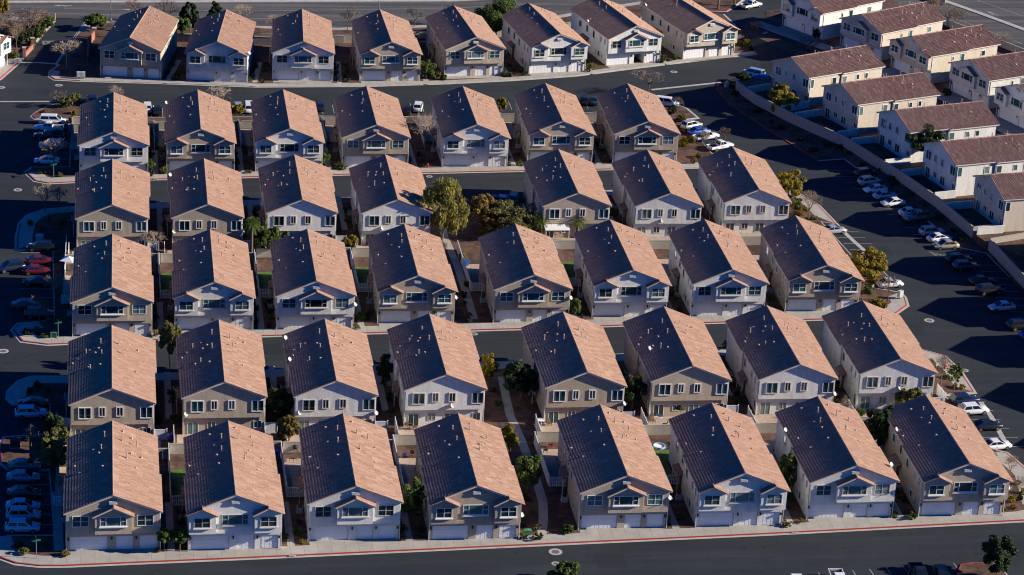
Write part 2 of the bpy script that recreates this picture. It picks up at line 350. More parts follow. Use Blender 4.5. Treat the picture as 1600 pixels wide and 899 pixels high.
# block of the second row from the top
block([(41, 270, 'rs'), (55, 283, 'rs'), (75, 287, 'rs'), (117, 285, 'rs'), (235, 281, 'rs'), (400, 277, 'rs'), (550, 273, 'rs'), (660, 271, 'rs'), (800, 268, 'rs'), (955, 265, 's'), (1090, 262.5, 's'), (1122, 260, 's'),
       (1128, 254, ''), (1112, 240, 'n'), (1068, 188, ''), (1090, 185, ''), (1072, 170, ''), (1052, 162, ''), (1030, 166, 'n'), (920, 177, 'n'), (790, 180, 'n'), (640, 183, 'n'), (480, 182, 'n'), (240, 185, 'n'), (136, 186, ''), (136, 158, ''), (110, 157, 'r'), (75, 167, 'r'),
       (58, 176, 'r'), (51, 182, 'r'), (56, 186, ''), (112, 187, 'n'), (108, 262, ''), (50, 262, '')])
# top row
block([(78, 120, 'rs'), (86, 125, 'rs'), (125, 127, 's'), (250, 130.5, 's'), (400, 136, 's'), (575, 135, 's'), (700, 131, 's'), (800, 126, 's'), (900, 119, 's'), (1000, 106, 's'), (1100, 94, 's'), (1187, 84.5, 's'),
       (1199, 79, 's'), (1204, 71, 's'), (1198, 65, ''), (1150, 63, 'n'), (1148, 40, ''), (1130, 23, 'r'), (1090, 18, ''), (1000, 3.5, 's'), (940, 13, 's'), (870, 25.5, 's'), (700, 39, 's'), (530, 44.5, 's'), (400, 41.5, 's'), (250, 36, 's'), (138, 31.5, 's'), (124, 50, ''), (106, 76, ''), (89, 100, ''), (92, 103, ''), (80, 111, 'rs')], 1.8)
# planting by the entry drive, and the corner house there
block([(-60, 158, 'rs'), (0, 124, 'rs'), (29, 98.5, 's'), (41, 84, ''), (64, 56, ''), (84, 33.5, ''), (60, 29.5, 's'), (-60, 22, ''), (-90, 30, ''), (-90, 150, '')], 2.6)
# upper corner with the palms
block([(1108, 17, 'r'), (1135, 18, 'r'), (1150, 9, ''), (1172, -8, ''), (1010, -12, ''), (1060, 10, '')])
# block of the east houses: parking on this side, lane behind
Hn = {}
Z0 = 0.0
TERRACE = 2.0            # the sideways houses stand on higher ground than the parking
EAST = [('R', 69.80, 94.06, -64.49, 'buff', 0), ('R', 75.97, 77.59, -69.02, 'buff', 0), ('R', 82.48, 61.39, -73.95, 'white', 0), ('R', 86.20, 43.33, -75.93, 'white', 0), ('R', 90.20, 25.64, -80.94, 'buff', 0),
        ('F', 83.36, 139.16, -58.89, 'white', 2), ('F', 92.83, 124.77, -59.95, 'buff', 1), ('F', 99.57, 109.25, -64.21, 'buff', 2), ('F', 107.48, 93.57, -67.17, 'white', 1), ('F', 112.35, 77.40, -68.66, 'white', 2),
        ('R', 92.6, 3.4, -84.0, 'white', 0), ('R', 93.4, -14.83, -86.0, 'buff', 0), ('R', 93.9, -31.05, -87.0, 'white', 0), ('R', 93.8, -49.25, -88.0, 'buff', 0), ('R', 93.6, -66.0, -88.0, 'white', 0)]
def local(h, x, y):
    t = R(h[3]); return Vector((h[1]+x*math.cos(t)-y*math.sin(t), h[2]+x*math.sin(t)+y*math.cos(t), 0))
def block_world(pts, fl, walk=2.6, nm='planting_bed'):
    mb = MB(); mb.prism_z(offset(pts, 0.1), -0.02, 0.12); mb.obj(nm, M['gravel'], kind='structure')
    for nm, mt, want, d0, d1, z, z0 in (('gutter', 'kerb', lambda f: 'n' not in f, -0.45, 0.0, 0.006, None), ('kerb', 'kerb', lambda f: 'r' not in f, 0, 0.18, 0.14, 0.0), ('red_kerb', 'red', lambda f: 'r' in f, 0, 0.2, 0.14, 0.0),
                                    ('pavement', 'walk', lambda f: 's' in f, 0.18, walk, 0.134, None)):
        mb = MB(); ring(mb, pts, d0, d1, z, fl, want, z0)
        if mb.f: mb.obj(nm, M[mt], kind='structure')
fl = EAST[5:10]
KP = [(1122, 131), (1119, 140), (1141, 165), (1194, 199), (1234, 224), (1278, 252), (1319, 249), (1341, 265), (1400, 310), (1460, 354), (1500, 388), (1541, 396), (1562, 418), (1612, 468), (1680, 530)]
WP = [(1150, 141), (1156, 146), (1180, 163), (1231, 190), (1270, 208), (1316, 228), (1345, 246), (1365, 259), (1410, 287), (1460, 322), (1512, 366), (1519, 372), (1545, 390), (1612, 462), (1690, 528)]
kk = [P(u, v) for u, v in KP]; ww = [P(u, v, 1.0) for u, v in WP]
mb = MB()
for i in range(len(kk)-1): mb.add([(*kk[i][:2], .12), (*kk[i+1][:2], .12), (*ww[i+1][:2], 1.0), (*ww[i][:2], 1.0)], [(0, 3, 2, 1)])
mb.obj('planting_bed', M['gravel'], kind='structure')
for k0, k1, mt, nm in ((0, 5, 'red', 'red_kerb'), (5, len(kk)-1, 'kerb', 'kerb')):
    mb = MB()
    for p, q in zip(kk[k0:k1], kk[k0+1:k1+1]): mb.obox(p, q, .2, 0, .15)
    mb.obj(nm, M[mt], kind='structure')
tp = [p.copy() for p in ww]+[Vector((88, -90, 0)), Vector((240, -90, 0)), Vector((240, 300, 0)), Vector((70, 300, 0)), local(fl[0], -16, 24), local(fl[0], -12, -2), local(fl[0], -9, -9.5), local(EAST[0], -9, 21)]
mb = MB(); mb.prism_z(tp, -.1, TERRACE); mb.obj('terrace', M['gravel'], kind='structure')
lane = [local(EAST[0], -9, 24)]+[local(h, 0, 22.0) for h in EAST[:5]]+[local(EAST[4], 14, 22)]+[local(fl[4], 14, -4.4)]+[local(h, 0, -4.4) for h in reversed(fl)]+[local(fl[0], -11, -4.4)]
sheet('lane', lane, TERRACE+.006, M['asphalt'])
strip('pavement', [local(fl[0], -11, -2.6)]+[local(h, 0, -2.6) for h in fl]+[local(fl[4], 14, -2.6)], 3.4, TERRACE+.07, M['walk'], TERRACE-.1)
def slope_quads(nm, mt, hi, lo, zh, zl):
    mb = MB()
    for i in range(len(hi)-1): mb.add([(*hi[i][:2], zh), (*hi[i+1][:2], zh), (*lo[i+1][:2], zl), (*lo[i][:2], zl)], [(0, 3, 2, 1)])
    mb.obj(nm, M[mt], kind='structure')
slope_quads('ramp', 'asphalt', [local(EAST[0], -9, 21), local(fl[0], -9, -9.5), local(fl[0], -12, -2)], [P(1190, 118), P(1188, 92), P(1204, 66)], TERRACE+.01, .012)
slope_quads('bank', 'gravel', [local(fl[0], -12, -2), local(fl[0], -16, 24)], [P(1204, 66), P(1196, 18)], TERRACE, .05)
slope_quads('bank', 'gravel', [ww[0], local(EAST[0], -9, 21)], [kk[0], P(1190, 118)], TERRACE-.02, .06)
# little parking islands
block([(1497, 897, 'r'), (1503, 884, 'r'), (1520, 881, 'r'), (1552, 882, ''), (1572, 899, ''), (1590, 930, ''), (1515, 930, 'r')])
block([(845, 925, 'r'), (850, 905, 'r'), (880, 897, 'r'), (910, 903, ''), (912, 925, '')])
# arterial road beyond, its far pavement and the median
art = [P(u, v) for u, v in [(-200, 19), (60, 27), (138, 30), (250, 34.5), (400, 40), (530, 43), (700, 37.5), (870, 24), (940, 11.5), (1000, 2)]]
top = [Vector((75, 190, 0)), Vector((95, 240, 0)), Vector((-160, 260, 0)), Vector((-160, 170, 0))]
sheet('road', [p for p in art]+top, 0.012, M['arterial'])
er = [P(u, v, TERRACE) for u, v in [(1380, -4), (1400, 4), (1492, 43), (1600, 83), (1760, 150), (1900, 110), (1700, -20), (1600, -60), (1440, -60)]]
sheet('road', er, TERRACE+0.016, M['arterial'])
strip('median', pl((-120, 4), (300, 3), (700, 1.5), (1000, -12)), 1.4, 0.15, M['kerb'], 0)
strip('median', [P(u, v, TERRACE) for u, v in ((1440, -13), (1470, 0), (1535, 23), (1600, 47), (1700, 86))], 1.5, TERRACE+.15, M['kerb'], TERRACE-.1)
for uv in [((100, 14), (400, 17.5), (700, 13), (860, 6)), ((60, 20), (300, 27), (530, 32), (700, 27), (860, 14))]:
    strip('lane_marking', pl(*uv), 0.14, 0.02, M['paint'])
for uv in [((1420, 2), (1500, 32), (1600, 70)), ((1520, -2), (1600, 26))]:
    strip('lane_marking', [P(u, v, TERRACE) for u, v in uv], 0.14, TERRACE+.024, M['paint'])
def arrow(u, v, ang, s=1.0, z=0.0):
    c = P(u, v, z); t = Matrix.Rotation(ang, 2); mb = MB()
    for q in ([(-2.2, -.16), (.4, -.16), (.4, .16), (-2.2, .16)], [(.4, -.55), (1.9, 0), (.4, .55)], [(-.3, .16), (.0, .16), (-.9, 1.1), (-1.2, 1.1)]):
        q = [t @ Vector(p)*s for p in q]
        mb.add([(c.x+p.x, c.y+p.y, z+0.028) for p in q], [tuple(range(len(q)))])
    mb.obj('arrow_marking', M['paint'], kind='structure')
arrow(97, 9, R(180)); arrow(205, 15.5, R(180)); arrow(1550, 21, R(120), .9, TERRACE)
# concrete valley gutters, stall lines, stop lines
for uv, wd in [(((0, 159), (110, 158.5)), .5), (((1018, 140.5), (1070, 135), (1127, 129)), .8), (((1317, 361), (1335, 378), (1351, 392)), .8), (((1532, 628), (1548, 650), (1570, 690)), .8), (((90, 100.5), (60, 98), (29, 98)), .6)]:
    strip('valley_gutter', pl(*uv), wd, 0.008, M['kerb'])
def stalls(a, b, n, depth):
    a, b = P(*a), P(*b); q = depth
    for i in range(n):
        p = a.lerp(b, i/(n-1)); strip('stall_line', [p, p+Vector((q[0], q[1], 0))], 0.11, 0.009, M['paint'])
stalls((1298, 362), (1338, 400), 5, (5.2, -.2)); stalls((1487, 628), (1548, 698), 6, (5.4, -.2))
stalls((1340, 268), (1505, 390), 13, (-5.6, .6)); stalls((84, 742), (86, 836), 7, (-5.6, 0)); stalls((85, 395), (86, 495), 8, (-5.6, 0)); stalls((110, 190), (108, 260), 8, (-5.4, 0))
stalls((1555, 415), (1640, 500), 9, (-5.6, .6)); stalls((1225, 899), (1490, 880), 11, (.4, -5.4)); stalls((200, 184), (1020, 168), 48, (0, 5.4)); stalls((700, 331), (826, 326), 8, (0, 5.2))
for k in range(5): strip('hatch_marking', pl((1456+k*6, 394+k*1.5), (1466+k*6, 401)), 0.12, 0.010, M['paint'])
strip('hatch_marking', pl((1452, 393), (1464, 402), (1500, 399), (1536, 395)), 0.12, 0.010, M['paint'])

# ------------------------------------------------------------------ houses
K = 0.4046; HR = 8.86
def zr(x): return HR-K*abs(x)
def tile_slope(mb, sgn, y0, y1, hw, x0=0.0, top=HR, k=K, h0=None):
    """barrel tiles of one slope from the ridge at x0 down to x0+sgn*hw, tile by tile"""
    pitch, expo = 0.33, 0.43
    pr = [(0, 0), (.1, .05), (.28, .085), (.46, .05), (.56, 0), (.8, -.006)]
    ys, hs = [], []
    n = int(math.ceil((y1-y0)/pitch))
    for i in range(n):
        for f, h in pr: ys.append(y0+(i+f)*(y1-y0)/n); hs.append(h)
    ys.append(y1); hs.append(0)
    ys, hs = np.array(ys), np.array(hs)
    sl = hw*math.sqrt(1+k*k); nc = int(math.ceil(sl/expo))
    ss, so = [], []
    for c in range(nc):
        a, b = c*sl/nc, (c+1)*sl/nc
        ss += [a, b]; so += [0.0, 0.040]
    c, s = 1/math.sqrt(1+k*k), k/math.sqrt(1+k*k)
    o = len(mb.v); nr, ny = len(ss), len(ys)
    for a, q in zip(ss, so):
        hh = hs+q+0.01
        xs = x0+sgn*(a*c+hh*s); zs = top-a*s+hh*c
        mb.v += list(zip(xs.tolist(), ys.tolist(), zs.tolist()))
    for r in range(nr-1):
        for j in range(ny-1):
            p = o+r*ny+j; f = (p, p+ny, p+ny+1, p+1)
            mb.f.append(f if sgn > 0 else f[::-1])
def ridge_cap(mb, p, q, r=0.13):
    p, q = Vector(p), Vector(q); n = max(1, int((q-p).length/0.42))
    for i in range(n):
        mb.tube(p.lerp(q, i/n), p.lerp(q, (i+1)/n), r, r*0.86, 7)
cache = {}
def roof_mesh(kind, LL, hw=6.5):
    key = ('roof', kind, LL)
    if key in cache: return cache[key]
    mb = MB(); ys = 11.0 if kind == 'F' else LL-11.3
    a, b = (hw, hw-.27) if kind == 'F' else (hw-.27, hw)
    for s in (-1, 1):
        tile_slope(mb, s, 0, ys, a); tile_slope(mb, s, ys, LL, b)
        for yy, h in ((0.06, a), (LL-.06, b)):
            ridge_cap(mb, (s*.1, yy, zr(.1)+.05), (s*h, yy, zr(h)+.05), .085)
    ridge_cap(mb, (0, -.02, HR+.06), (0, LL+.02, HR+.06), .135)
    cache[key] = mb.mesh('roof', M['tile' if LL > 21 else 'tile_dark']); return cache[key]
def slab(mb, h, y0, y1, t0=.015, t1=.2):
    mb.prism_y([(-h, zr(h)-t1), (0, HR-t1), (h, zr(h)-t1), (h, zr(h)-t0), (0, HR-t0), (-h, zr(h)-t0)], y0, y1)
def fascia_mesh(kind, LL, hw=6.5):
    key = ('fascia', kind, LL)
    if key in cache: return cache[key]
    mb = MB(); ys = 11.0 if kind == 'F' else LL-11.3
    a, b = (hw-.04, hw-.31) if kind == 'F' else (hw-.31, hw-.04)
    slab(mb, a, .03, ys); slab(mb, b, ys+.003, LL-.03)
    cache[key] = mb.mesh('fascia', M['cream']); return cache[key]
def penta(h, z0, t=.1): return [(-h, z0), (h, z0), (h, zr(h)-t), (0, HR-t), (-h, zr(h)-t)]
def wall_mesh(kind, var, LL, colour):
    mb = MB()
    if kind == 'F':
        mb.prism_y(penta(6.12, 2.95), .42, 11.0); mb.prism_y(penta(5.86, 2.95), 10.9, LL-.55)
        if var == 3:
            mb.box(-6.1, .3, 1.45, 11.0, 0, 2.97); mb.box(2.65, 6.1, 1.45, 11.0, 0, 2.97); mb.box(.3, 2.65, 7.5, 11.0, 0, 2.97); mb.box(.3, 2.65, 1.46, 7.5, 2.3, 2.96)
        else: mb.box(-6.1, 6.1, 1.45, 11.0, 0, 2.97)
        mb.box(-5.84, 5.84, 10.9, LL-.57, 0, 2.97)
        for x0, x1 in ((-6.1, -5.75), (-.75, .3), (2.65, 3.4), (5.8, 6.1)): mb.box(x0, x1, 1.2, 1.46, 0, 2.96)   # garage piers
        mb.box(-6.09, 6.09, 1.203, 1.47, 2.2, 2.96)
        if var in (1, 3):
            mb.prism_y([(-2.4, 3.25), (2.4, 3.25), (2.4, 6.05), (0, 7.2), (-2.4, 6.05)], -.25, .8)
        else:
            for s in (-1, 1):
                q = [(-6.13, 3.25), (-2.55, 3.25), (-2.55, 5.95), (-4.35, 6.98), (-6.13, zr(6.13)-.12)]
                if s > 0: q = [(-x, z) for x, z in reversed(q)]
                mb.prism_y(q, -.25, .8)
    else:
        ys = LL-11.3
        mb.prism_y(penta(5.86, 2.95), .42, ys); mb.prism_y(penta(6.12, 2.95), ys-.1, LL-.55)
        mb.box(-5.84, 5.84, .95, ys, 0, 2.97); mb.box(-6.1, 6.1, ys-.1, LL-.9, 0, 2.97)
    return mb.mesh('wall', M[colour])
def rect_frame(mb, x0, x1, z0, z1, y0, y1, t):
    mb.box(x0, x1, y0, y1, z0, z0+t); mb.box(x0, x1, y0, y1, z1-t, z1)
    mb.box(x0, x0+t, y0+.002, y1, z0+t, z1-t); mb.box(x1-t, x1, y0+.002, y1, z0+t, z1-t)
def side_frame(mb, sx, x, y0, y1, z0, z1, t):
    a, b = sorted((x, x+sx*.07))
    mb.box(a, b, y0, y1, z0, z0+t); mb.box(a, b, y0, y1, z1-t, z1); mb.box(a, b-.002, y0, y0+t, z0+t, z1-t); mb.box(a, b-.002, y1-t, y1, z0+t, z1-t)
def template(kind, var, LL, colour):
    """list of (part name, mesh, [(sub-part name, mesh)])"""
    key = (kind, var, LL, colour)
    if key in cache: return cache[key]
    T = [('wall', wall_mesh(kind, var, LL, colour), []), ('roof', roof_mesh(kind, LL), []), ('fascia', fascia_mesh(kind, LL), [])]
    trim = 'cream' if colour == 'white' else 'whitetrim'
    def window(x0, x1, z0, z1, y, mull, t=.09, dep=.07, sill=False, bars=True):
        f = MB(); rect_frame(f, x0, x1, z0, z1, y-dep, y+.02, t)
        for q in mull: f.box(q-.045, q+.045, y-dep+.01, y+.02, z0+t, z1-t)
        if bars:
            e = [x0+t]+[q for q in mull]+[x1-t]
            zc = z0+(z1-z0)*.5
            for i in range(len(e)-1):
                if e[i+1]-e[i] < 1.15: f.box(e[i], e[i+1], y-.045, y-.006, zc-.02, zc+.02)
        g = MB(); g.box(x0+t*.5, x1-t*.5, y-.02, y+.02, z0+t*.5, z1-t*.5)
        sub = [('pane', g.mesh('pane', M['glass']))]
        if sill:
            s_ = MB(); s_.box(x0-.12, x1+.12, y-.22, y+.01, z0-.16, z0-.003); sub.append(('sill', s_.mesh('sill', M[trim])))
        T.append(('window', f.mesh('window', M[trim]), sub))
    def side_window(sx, x, y0, y1, z0, z1):
        f = MB(); side_frame(f, sx, x, y0, y1, z0, z1, .09)
        g = MB(); a, b = sorted((x-sx*.02, x+sx*.025)); g.box(a, b, y0+.05, y1-.05, z0+.05, z1-.05)
        T.append(('window', f.mesh('window', M[trim]), [('pane', g.mesh('pane', M['glass']))]))
    if kind == 'F':
        if var in (1, 3):
            window(-5.35, -3.15, 4.1, 5.75, .42, [-4.25]); window(3.1, 5.3, 4.1, 5.75, .42, [4.2])
            window(-1.75, 1.75, 4.45, 5.9, -.25, [-.95, .95], sill=True)
        else:
            window(-5.5, -3.3, 4.2, 5.75, -.25, [-4.4], sill=True); window(3.3, 5.5, 4.2, 5.75, -.25, [4.4], sill=True)
            window(-1.75, 1.75, 4.25, 5.8, .42, [-.95, .95], sill=True)
        g = MB()
        def gablet(sides, x0, top, k, y0, y1):
            for s, hw in sides: tile_slope(g, s, y0, y1, hw, x0, top, k)
        if var in (1, 3):
            for s in (-1, 1):
                g = MB(); tile_slope(g, s, -.8, 1.3, 2.75, 0, 7.36, .49); ridge_cap(g, (s*.1, -.75, 7.36), (s*2.75, -.75, 7.36-.49*2.75+.05), .07)
                ridge_cap(g, (0, -.8, 7.40), (0, 1.0, 7.40), .11)
                T.append(('gablet_roof', g.mesh('gablet_roof', M['tile']), []))
            f = MB(); f.prism_y([(-2.7, 5.86), (0, 7.18), (2.7, 5.86), (2.7, 6.03), (0, 7.345), (-2.7, 6.03)], -.76, .6)
            T.append(('gablet_fascia', f.mesh('gablet_fascia', M['cream']), []))
        else:
            for s in (-1, 1):
                g = MB(); tile_slope(g, -s, -.78, .45, 2.05, s*4.35, 7.13, .52)
                ridge_cap(g, (s*4.25, -.73, 7.13), (s*2.3, -.73, 7.13-.52*2.05+.05), .07); ridge_cap(g, (s*4.35, -.78, 7.16), (s*4.35, .4, 7.16), .1)
                tile_slope(g, s, -.78, -.01, 2.15, s*4.35, 7.10, K)
                T.append(('gablet_roof', g.mesh('gablet_roof', M['tile']), []))
                f = MB(); q = [(4.35, 6.97), (4.35, 7.12), (2.32, 7.12-.52*2.03), (2.32, 6.97-.52*2.03)]
                if s < 0: q = [(-x, z) for x, z in reversed(q)]
                f.prism_y(q[::-1] if s < 0 else q[::-1], -.74, .43); T.append(('gablet_fascia', f.mesh('gablet_fascia', M['cream']), []))
        v = MB(); v.box(-.55, .55, .2, .44, 7.42, 7.95)
        for q in range(5): v.box(-.5, .5, .16, .22, 7.47+q*.09, 7.52+q*.09)
        T.append(('gable_vent', v.mesh('gable_vent', M['gable']), []))
        for x0, x1 in ((-5.74, -.76), (.31, 2.64), (3.41, 5.79)):
            if var == 3 and x0 == .31: continue
            d = MB(); d.box(x0, x1, 1.36, 1.44, 0.02, 2.19)
            for q in range(4):
                n = max(2, round((x1-x0)/.62)); e = (x1-x0)/n
                for j in range(n): d.box(x0+j*e+.06, x0+(j+1)*e-.06, 1.345, 1.362, .06+q*.54, .50+q*.54)
            T.append(('garage_door', d.mesh('garage_door', M['garage']), []))
        for x in (-5.92, -.22, 3.02, 5.95):
            l = MB(); l.box(x-.09, x+.09, 1.04, 1.2, 1.72, 2.05); l.box(x-.12, x+.12, 1.02, 1.2, 2.05, 2.09); T.append(('wall_lamp', l.mesh('wall_lamp', M['lamp']), []))
        for y0, y1, z0, z1 in ((2.2, 2.8, 4.3, 5.6), (4.3, 4.9, 4.3, 5.6), (8.0, 9.1, 4.0, 5.6)): side_window(-1, -6.12, y0, y1, z0, z1)
        for y0, y1, z0, z1 in ((12.3, 13.4, 4.0, 5.6), (5.0, 6.0, .9, 2.1), (LL-6.5, LL-5.0, 4.0, 5.5)): side_window(-1, -5.86 if y0 > 11 else -6.1, y0, y1, z0, z1)
        for y0, y1, z0, z1 in ((6.4, 7.0, 4.4, 5.4), (10.0-1.1, 10.0, 4.0, 5.7), (15.0, 16.2, 4.2, 5.5)): side_window(1, 5.86 if y0 > 11 else 6.12, y0, y1, z0, z1)
        for x in (-6.19, 6.19):
            d = MB(); d.box(x-.05, x+.05, .8, .9, .1, 6.0); T.append(('downpipe', d.mesh('downpipe', M[trim]), []))
        for y in (3.4, 6.6):
            d = MB(); d.box(-6.22, -6.09, y, y+.5, 1.0, 1.8); T.append(('meter_box', d.mesh('meter_box', M['box']), []))
        for y, z in ((6.0, 2.7), (9.8, 3.4), (1.4, 3.3)):
            d = MB(); d.box(-6.2, -6.1, y, y+.3, z, z+.3); T.append(('wall_vent', d.mesh('wall_vent', M['gable']), []))
        py0, py1, px = 11.6, 15.2, -5.86
    else:
        for x0, x1, z0 in ((-4.85, -2.95, 3.9), (-1.95, -.95, 4.25), (.55, 1.6, 4.25), (3.95, 5.8, 3.9)):
            window(x0, x1, z0, 5.8, .42, [(x0+x1)/2], .13, .11, bars=False)
        for x0, x1, z0 in ((-5.3, -3.7, .08), (-2.4, -1.2, 1.0), (.1, 1.7, .5), (4.3, 5.5, 1.0)):
            window(x0, x1, z0, 2.15, .95, [(x0+x1)/2], .08, .06, bars=False)
        ys = LL-11.3
        side_window(1, 5.86, .75, 1.75, 3.9, 5.8)
        for y0, y1, z0, z1 in ((6.5, 7.7, 4.0, 5.5), (9.0, 10.2, 4.0, 5.5), (LL-7.5, LL-6.6, 4.2, 5.4), (LL-5.2, LL-4.3, 4.2, 5.4), (7.5, 9.0, .9, 2.1)): side_window(1, 5.86 if y0 < ys else 6.12, y0, y1, z0, z1)
        for y0, y1, z0, z1 in ((2.8, 3.4, 4.3, 5.5), (5.0, 5.6, 4.3, 5.5), (9.6, 10.6, 4.0, 5.5), (1.6, 2.6, .2, 2.1)): side_window(-1, -5.86, y0, y1, z0, z1)
        for x in (-5.93, 5.93):
            d = MB(); d.box(x-.05, x+.05, .7, .8, .1, 6.0); T.append(('downpipe', d.mesh('downpipe', M[trim]), []))
        for y, z in ((14.0, 3.6), (13.0, 2.4), (4.2, 2.6)):
            d = MB(); xx = -6.12 if y > LL-11.3 else -5.86; d.box(xx-.08, xx+.02, y, y+.35, z, z+.35); T.append(('wall_vent', d.mesh('wall_vent', M['gable']), []))
        py0, py1, px = 7.6, 10.9, -5.86
    # tiled porch roof over the side door, with its posts
    n = int((py1-py0)/.31); g = MB(); tile_slope(g, -1, py0, py1, .98, px+.05, 3.05, .42)
    g.prism_y([(px-.93, 2.49), (px, 2.88), (px, 3.02), (px-.93, 2.63)], py0, py1)
    sub = []
    for y in (py0+.15, py1-.15):
        q = MB(); q.box(px-.88, px-.76, y-.07, y+.07, .1, 2.45); sub.append(('post', q.mesh('post', M['cream'])))
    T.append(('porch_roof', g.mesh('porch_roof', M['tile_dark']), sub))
    d = MB(); d.box(px-.06, px+.02, py0+1.2, py0+2.15, .12, 2.2); T.append(('side_door', d.mesh('side_door', mat_door), []))
    cache[key] = T; return T
mat_door = mat('brown_door', (0.14, 0.07, 0.045), 0.6)
def pipe_mesh():
    mb = MB(); mb.tube((0, 0, -.15), (0, 0, .85), .075, .075, 8); mb.tube((0, 0, -.05), (0, 0, .14), .17, .09, 8); mb.tube((0, 0, .85), (0, 0, .93), .12, .12, 8); return mb.mesh('vent_pipe', M['vent'])
def stub_mesh():
    mb = MB(); mb.tube((0, 0, -.1), (0, 0, .26), .10, .10, 8); mb.tube((0, 0, -.06), (0, 0, .12), .22, .11, 8); mb.tube((0, 0, .26), (0, 0, .33), .17, .13, 8); return mb.mesh('roof_vent', M['vent'])
def box_mesh():
    mb = MB(); mb.prism_y([(-.17, -.1), (.17, -.1), (.17, .12), (-.17, .18)], -.16, .16); return mb.mesh('roof_vent', M['vent'])
def dish_mesh():
    mb = MB(); n = 12; rings = [(0.0, 0.0), (.2, .03), (.36, .10), (.44, .16)]
    t = Matrix.Rotation(R(58), 3, 'X') @ Matrix.Rotation(0, 3, 'Z')
    vs = [t @ Vector((0, 0, 0))]; fs = []
    for r, z in rings[1:]: vs += [t @ Vector((r*math.cos(2*math.pi*i/n), r*math.sin(2*math.pi*i/n), z)) for i in range(n)]
    fs += [(0, 1+i, 1+(i+1) % n) for i in range(n)]
    for k in range(2): fs += [(1+k*n+i, 1+(k+1)*n+i, 1+(k+1)*n+(i+1) % n, 1+k*n+(i+1) % n) for i in range(n)]
    vs = [v+Vector((0, -.1, .55)) for v in vs]; mb.add(vs, fs)
    mb.tube((0, .05, 0), (0, .02, .55), .03, .03, 6); mb.tube((0, -.1, .3), (0, -.62, .62), .02, .02, 5); mb.box(-.06, .06, -.68, -.58, .58, .68)
    return mb.mesh('satellite_dish', M['dish'])
PIPE, STUB, BOXV, DISH = pipe_mesh(), stub_mesh(), box_mesh(), dish_mesh()
VENTS = {'F': ([(1.4, 17.4), (1.7, 12.0), (3.2, 16.8), (-1.2, 17.9), (-1.3, 14.6)], [(2.6, 14.6), (2.2, 13.9), (3.9, 14.0), (3.3, 10.4), (2.7, 19.2), (1.2, 20.2), (-2.3, 15.9), (-1.9, 13.7), (-2.7, 20.2), (-4.3, 9.6), (-1.7, 9.8), (-5.4, 13.2)]),
         'R': ([(1.3, 16.2), (1.6, 13.6), (-1.4, 17.6), (-1.3, 13.5), (-4.0, 15.6), (-3.2, 9.6)], [(2.3, 15.2), (3.9, 16.6), (3.2, 8.0), (2.7, 18.2), (-2.1, 15.1), (-2.5, 13.7), (-5.0, 15.0), (-3.7, 10.2), (-1.8, 9.0), (-3.0, 16.9), (-5.7, 13.4)])}
def house(kind, x, y, rz, colour, var, label, LL=22.5, dishes=(), group=None, z=0.0):
    h = thing('house', label, 'house', (x, y, z), R(rz), group)
    for name, me, subs in template(kind, var, LL, colour):
        o = link(name, me, h)
        for sn, sm in subs: link(sn, sm, o)
    tall, short = VENTS[kind]; sc = LL/22.5
    for px, py in tall:
        px += rnd.uniform(-.25, .25); py = py*sc+rnd.uniform(-.5, .5)
        o = link('vent_pipe', PIPE, h, loc=(px, py, zr(px)), rot=(0, 0, rnd.uniform(0, 3))); o.scale = (1, 1, rnd.uniform(.75, 1.1))
    for i, (px, py) in enumerate(short):
        if rnd.random() < .12: continue
        px += rnd.uniform(-.35, .35); py = py*sc+rnd.uniform(-.7, .7); bx = i % 3 == 0
        link('roof_vent', BOXV if bx else STUB, h, loc=(px, py, zr(px)), rot=(0, math.atan(K) if px > 0 else -math.atan(K), 0) if bx else None)
    for dx, dy, dz in dishes:
        dd = link('satellite_dish', DISH, h, loc=(dx, dy, zr(dx)-.02 if dz is None else dz), rot=(0, 0, R(rnd.uniform(38, 62)))); dd.scale = (.8, .8, .8)
    return h
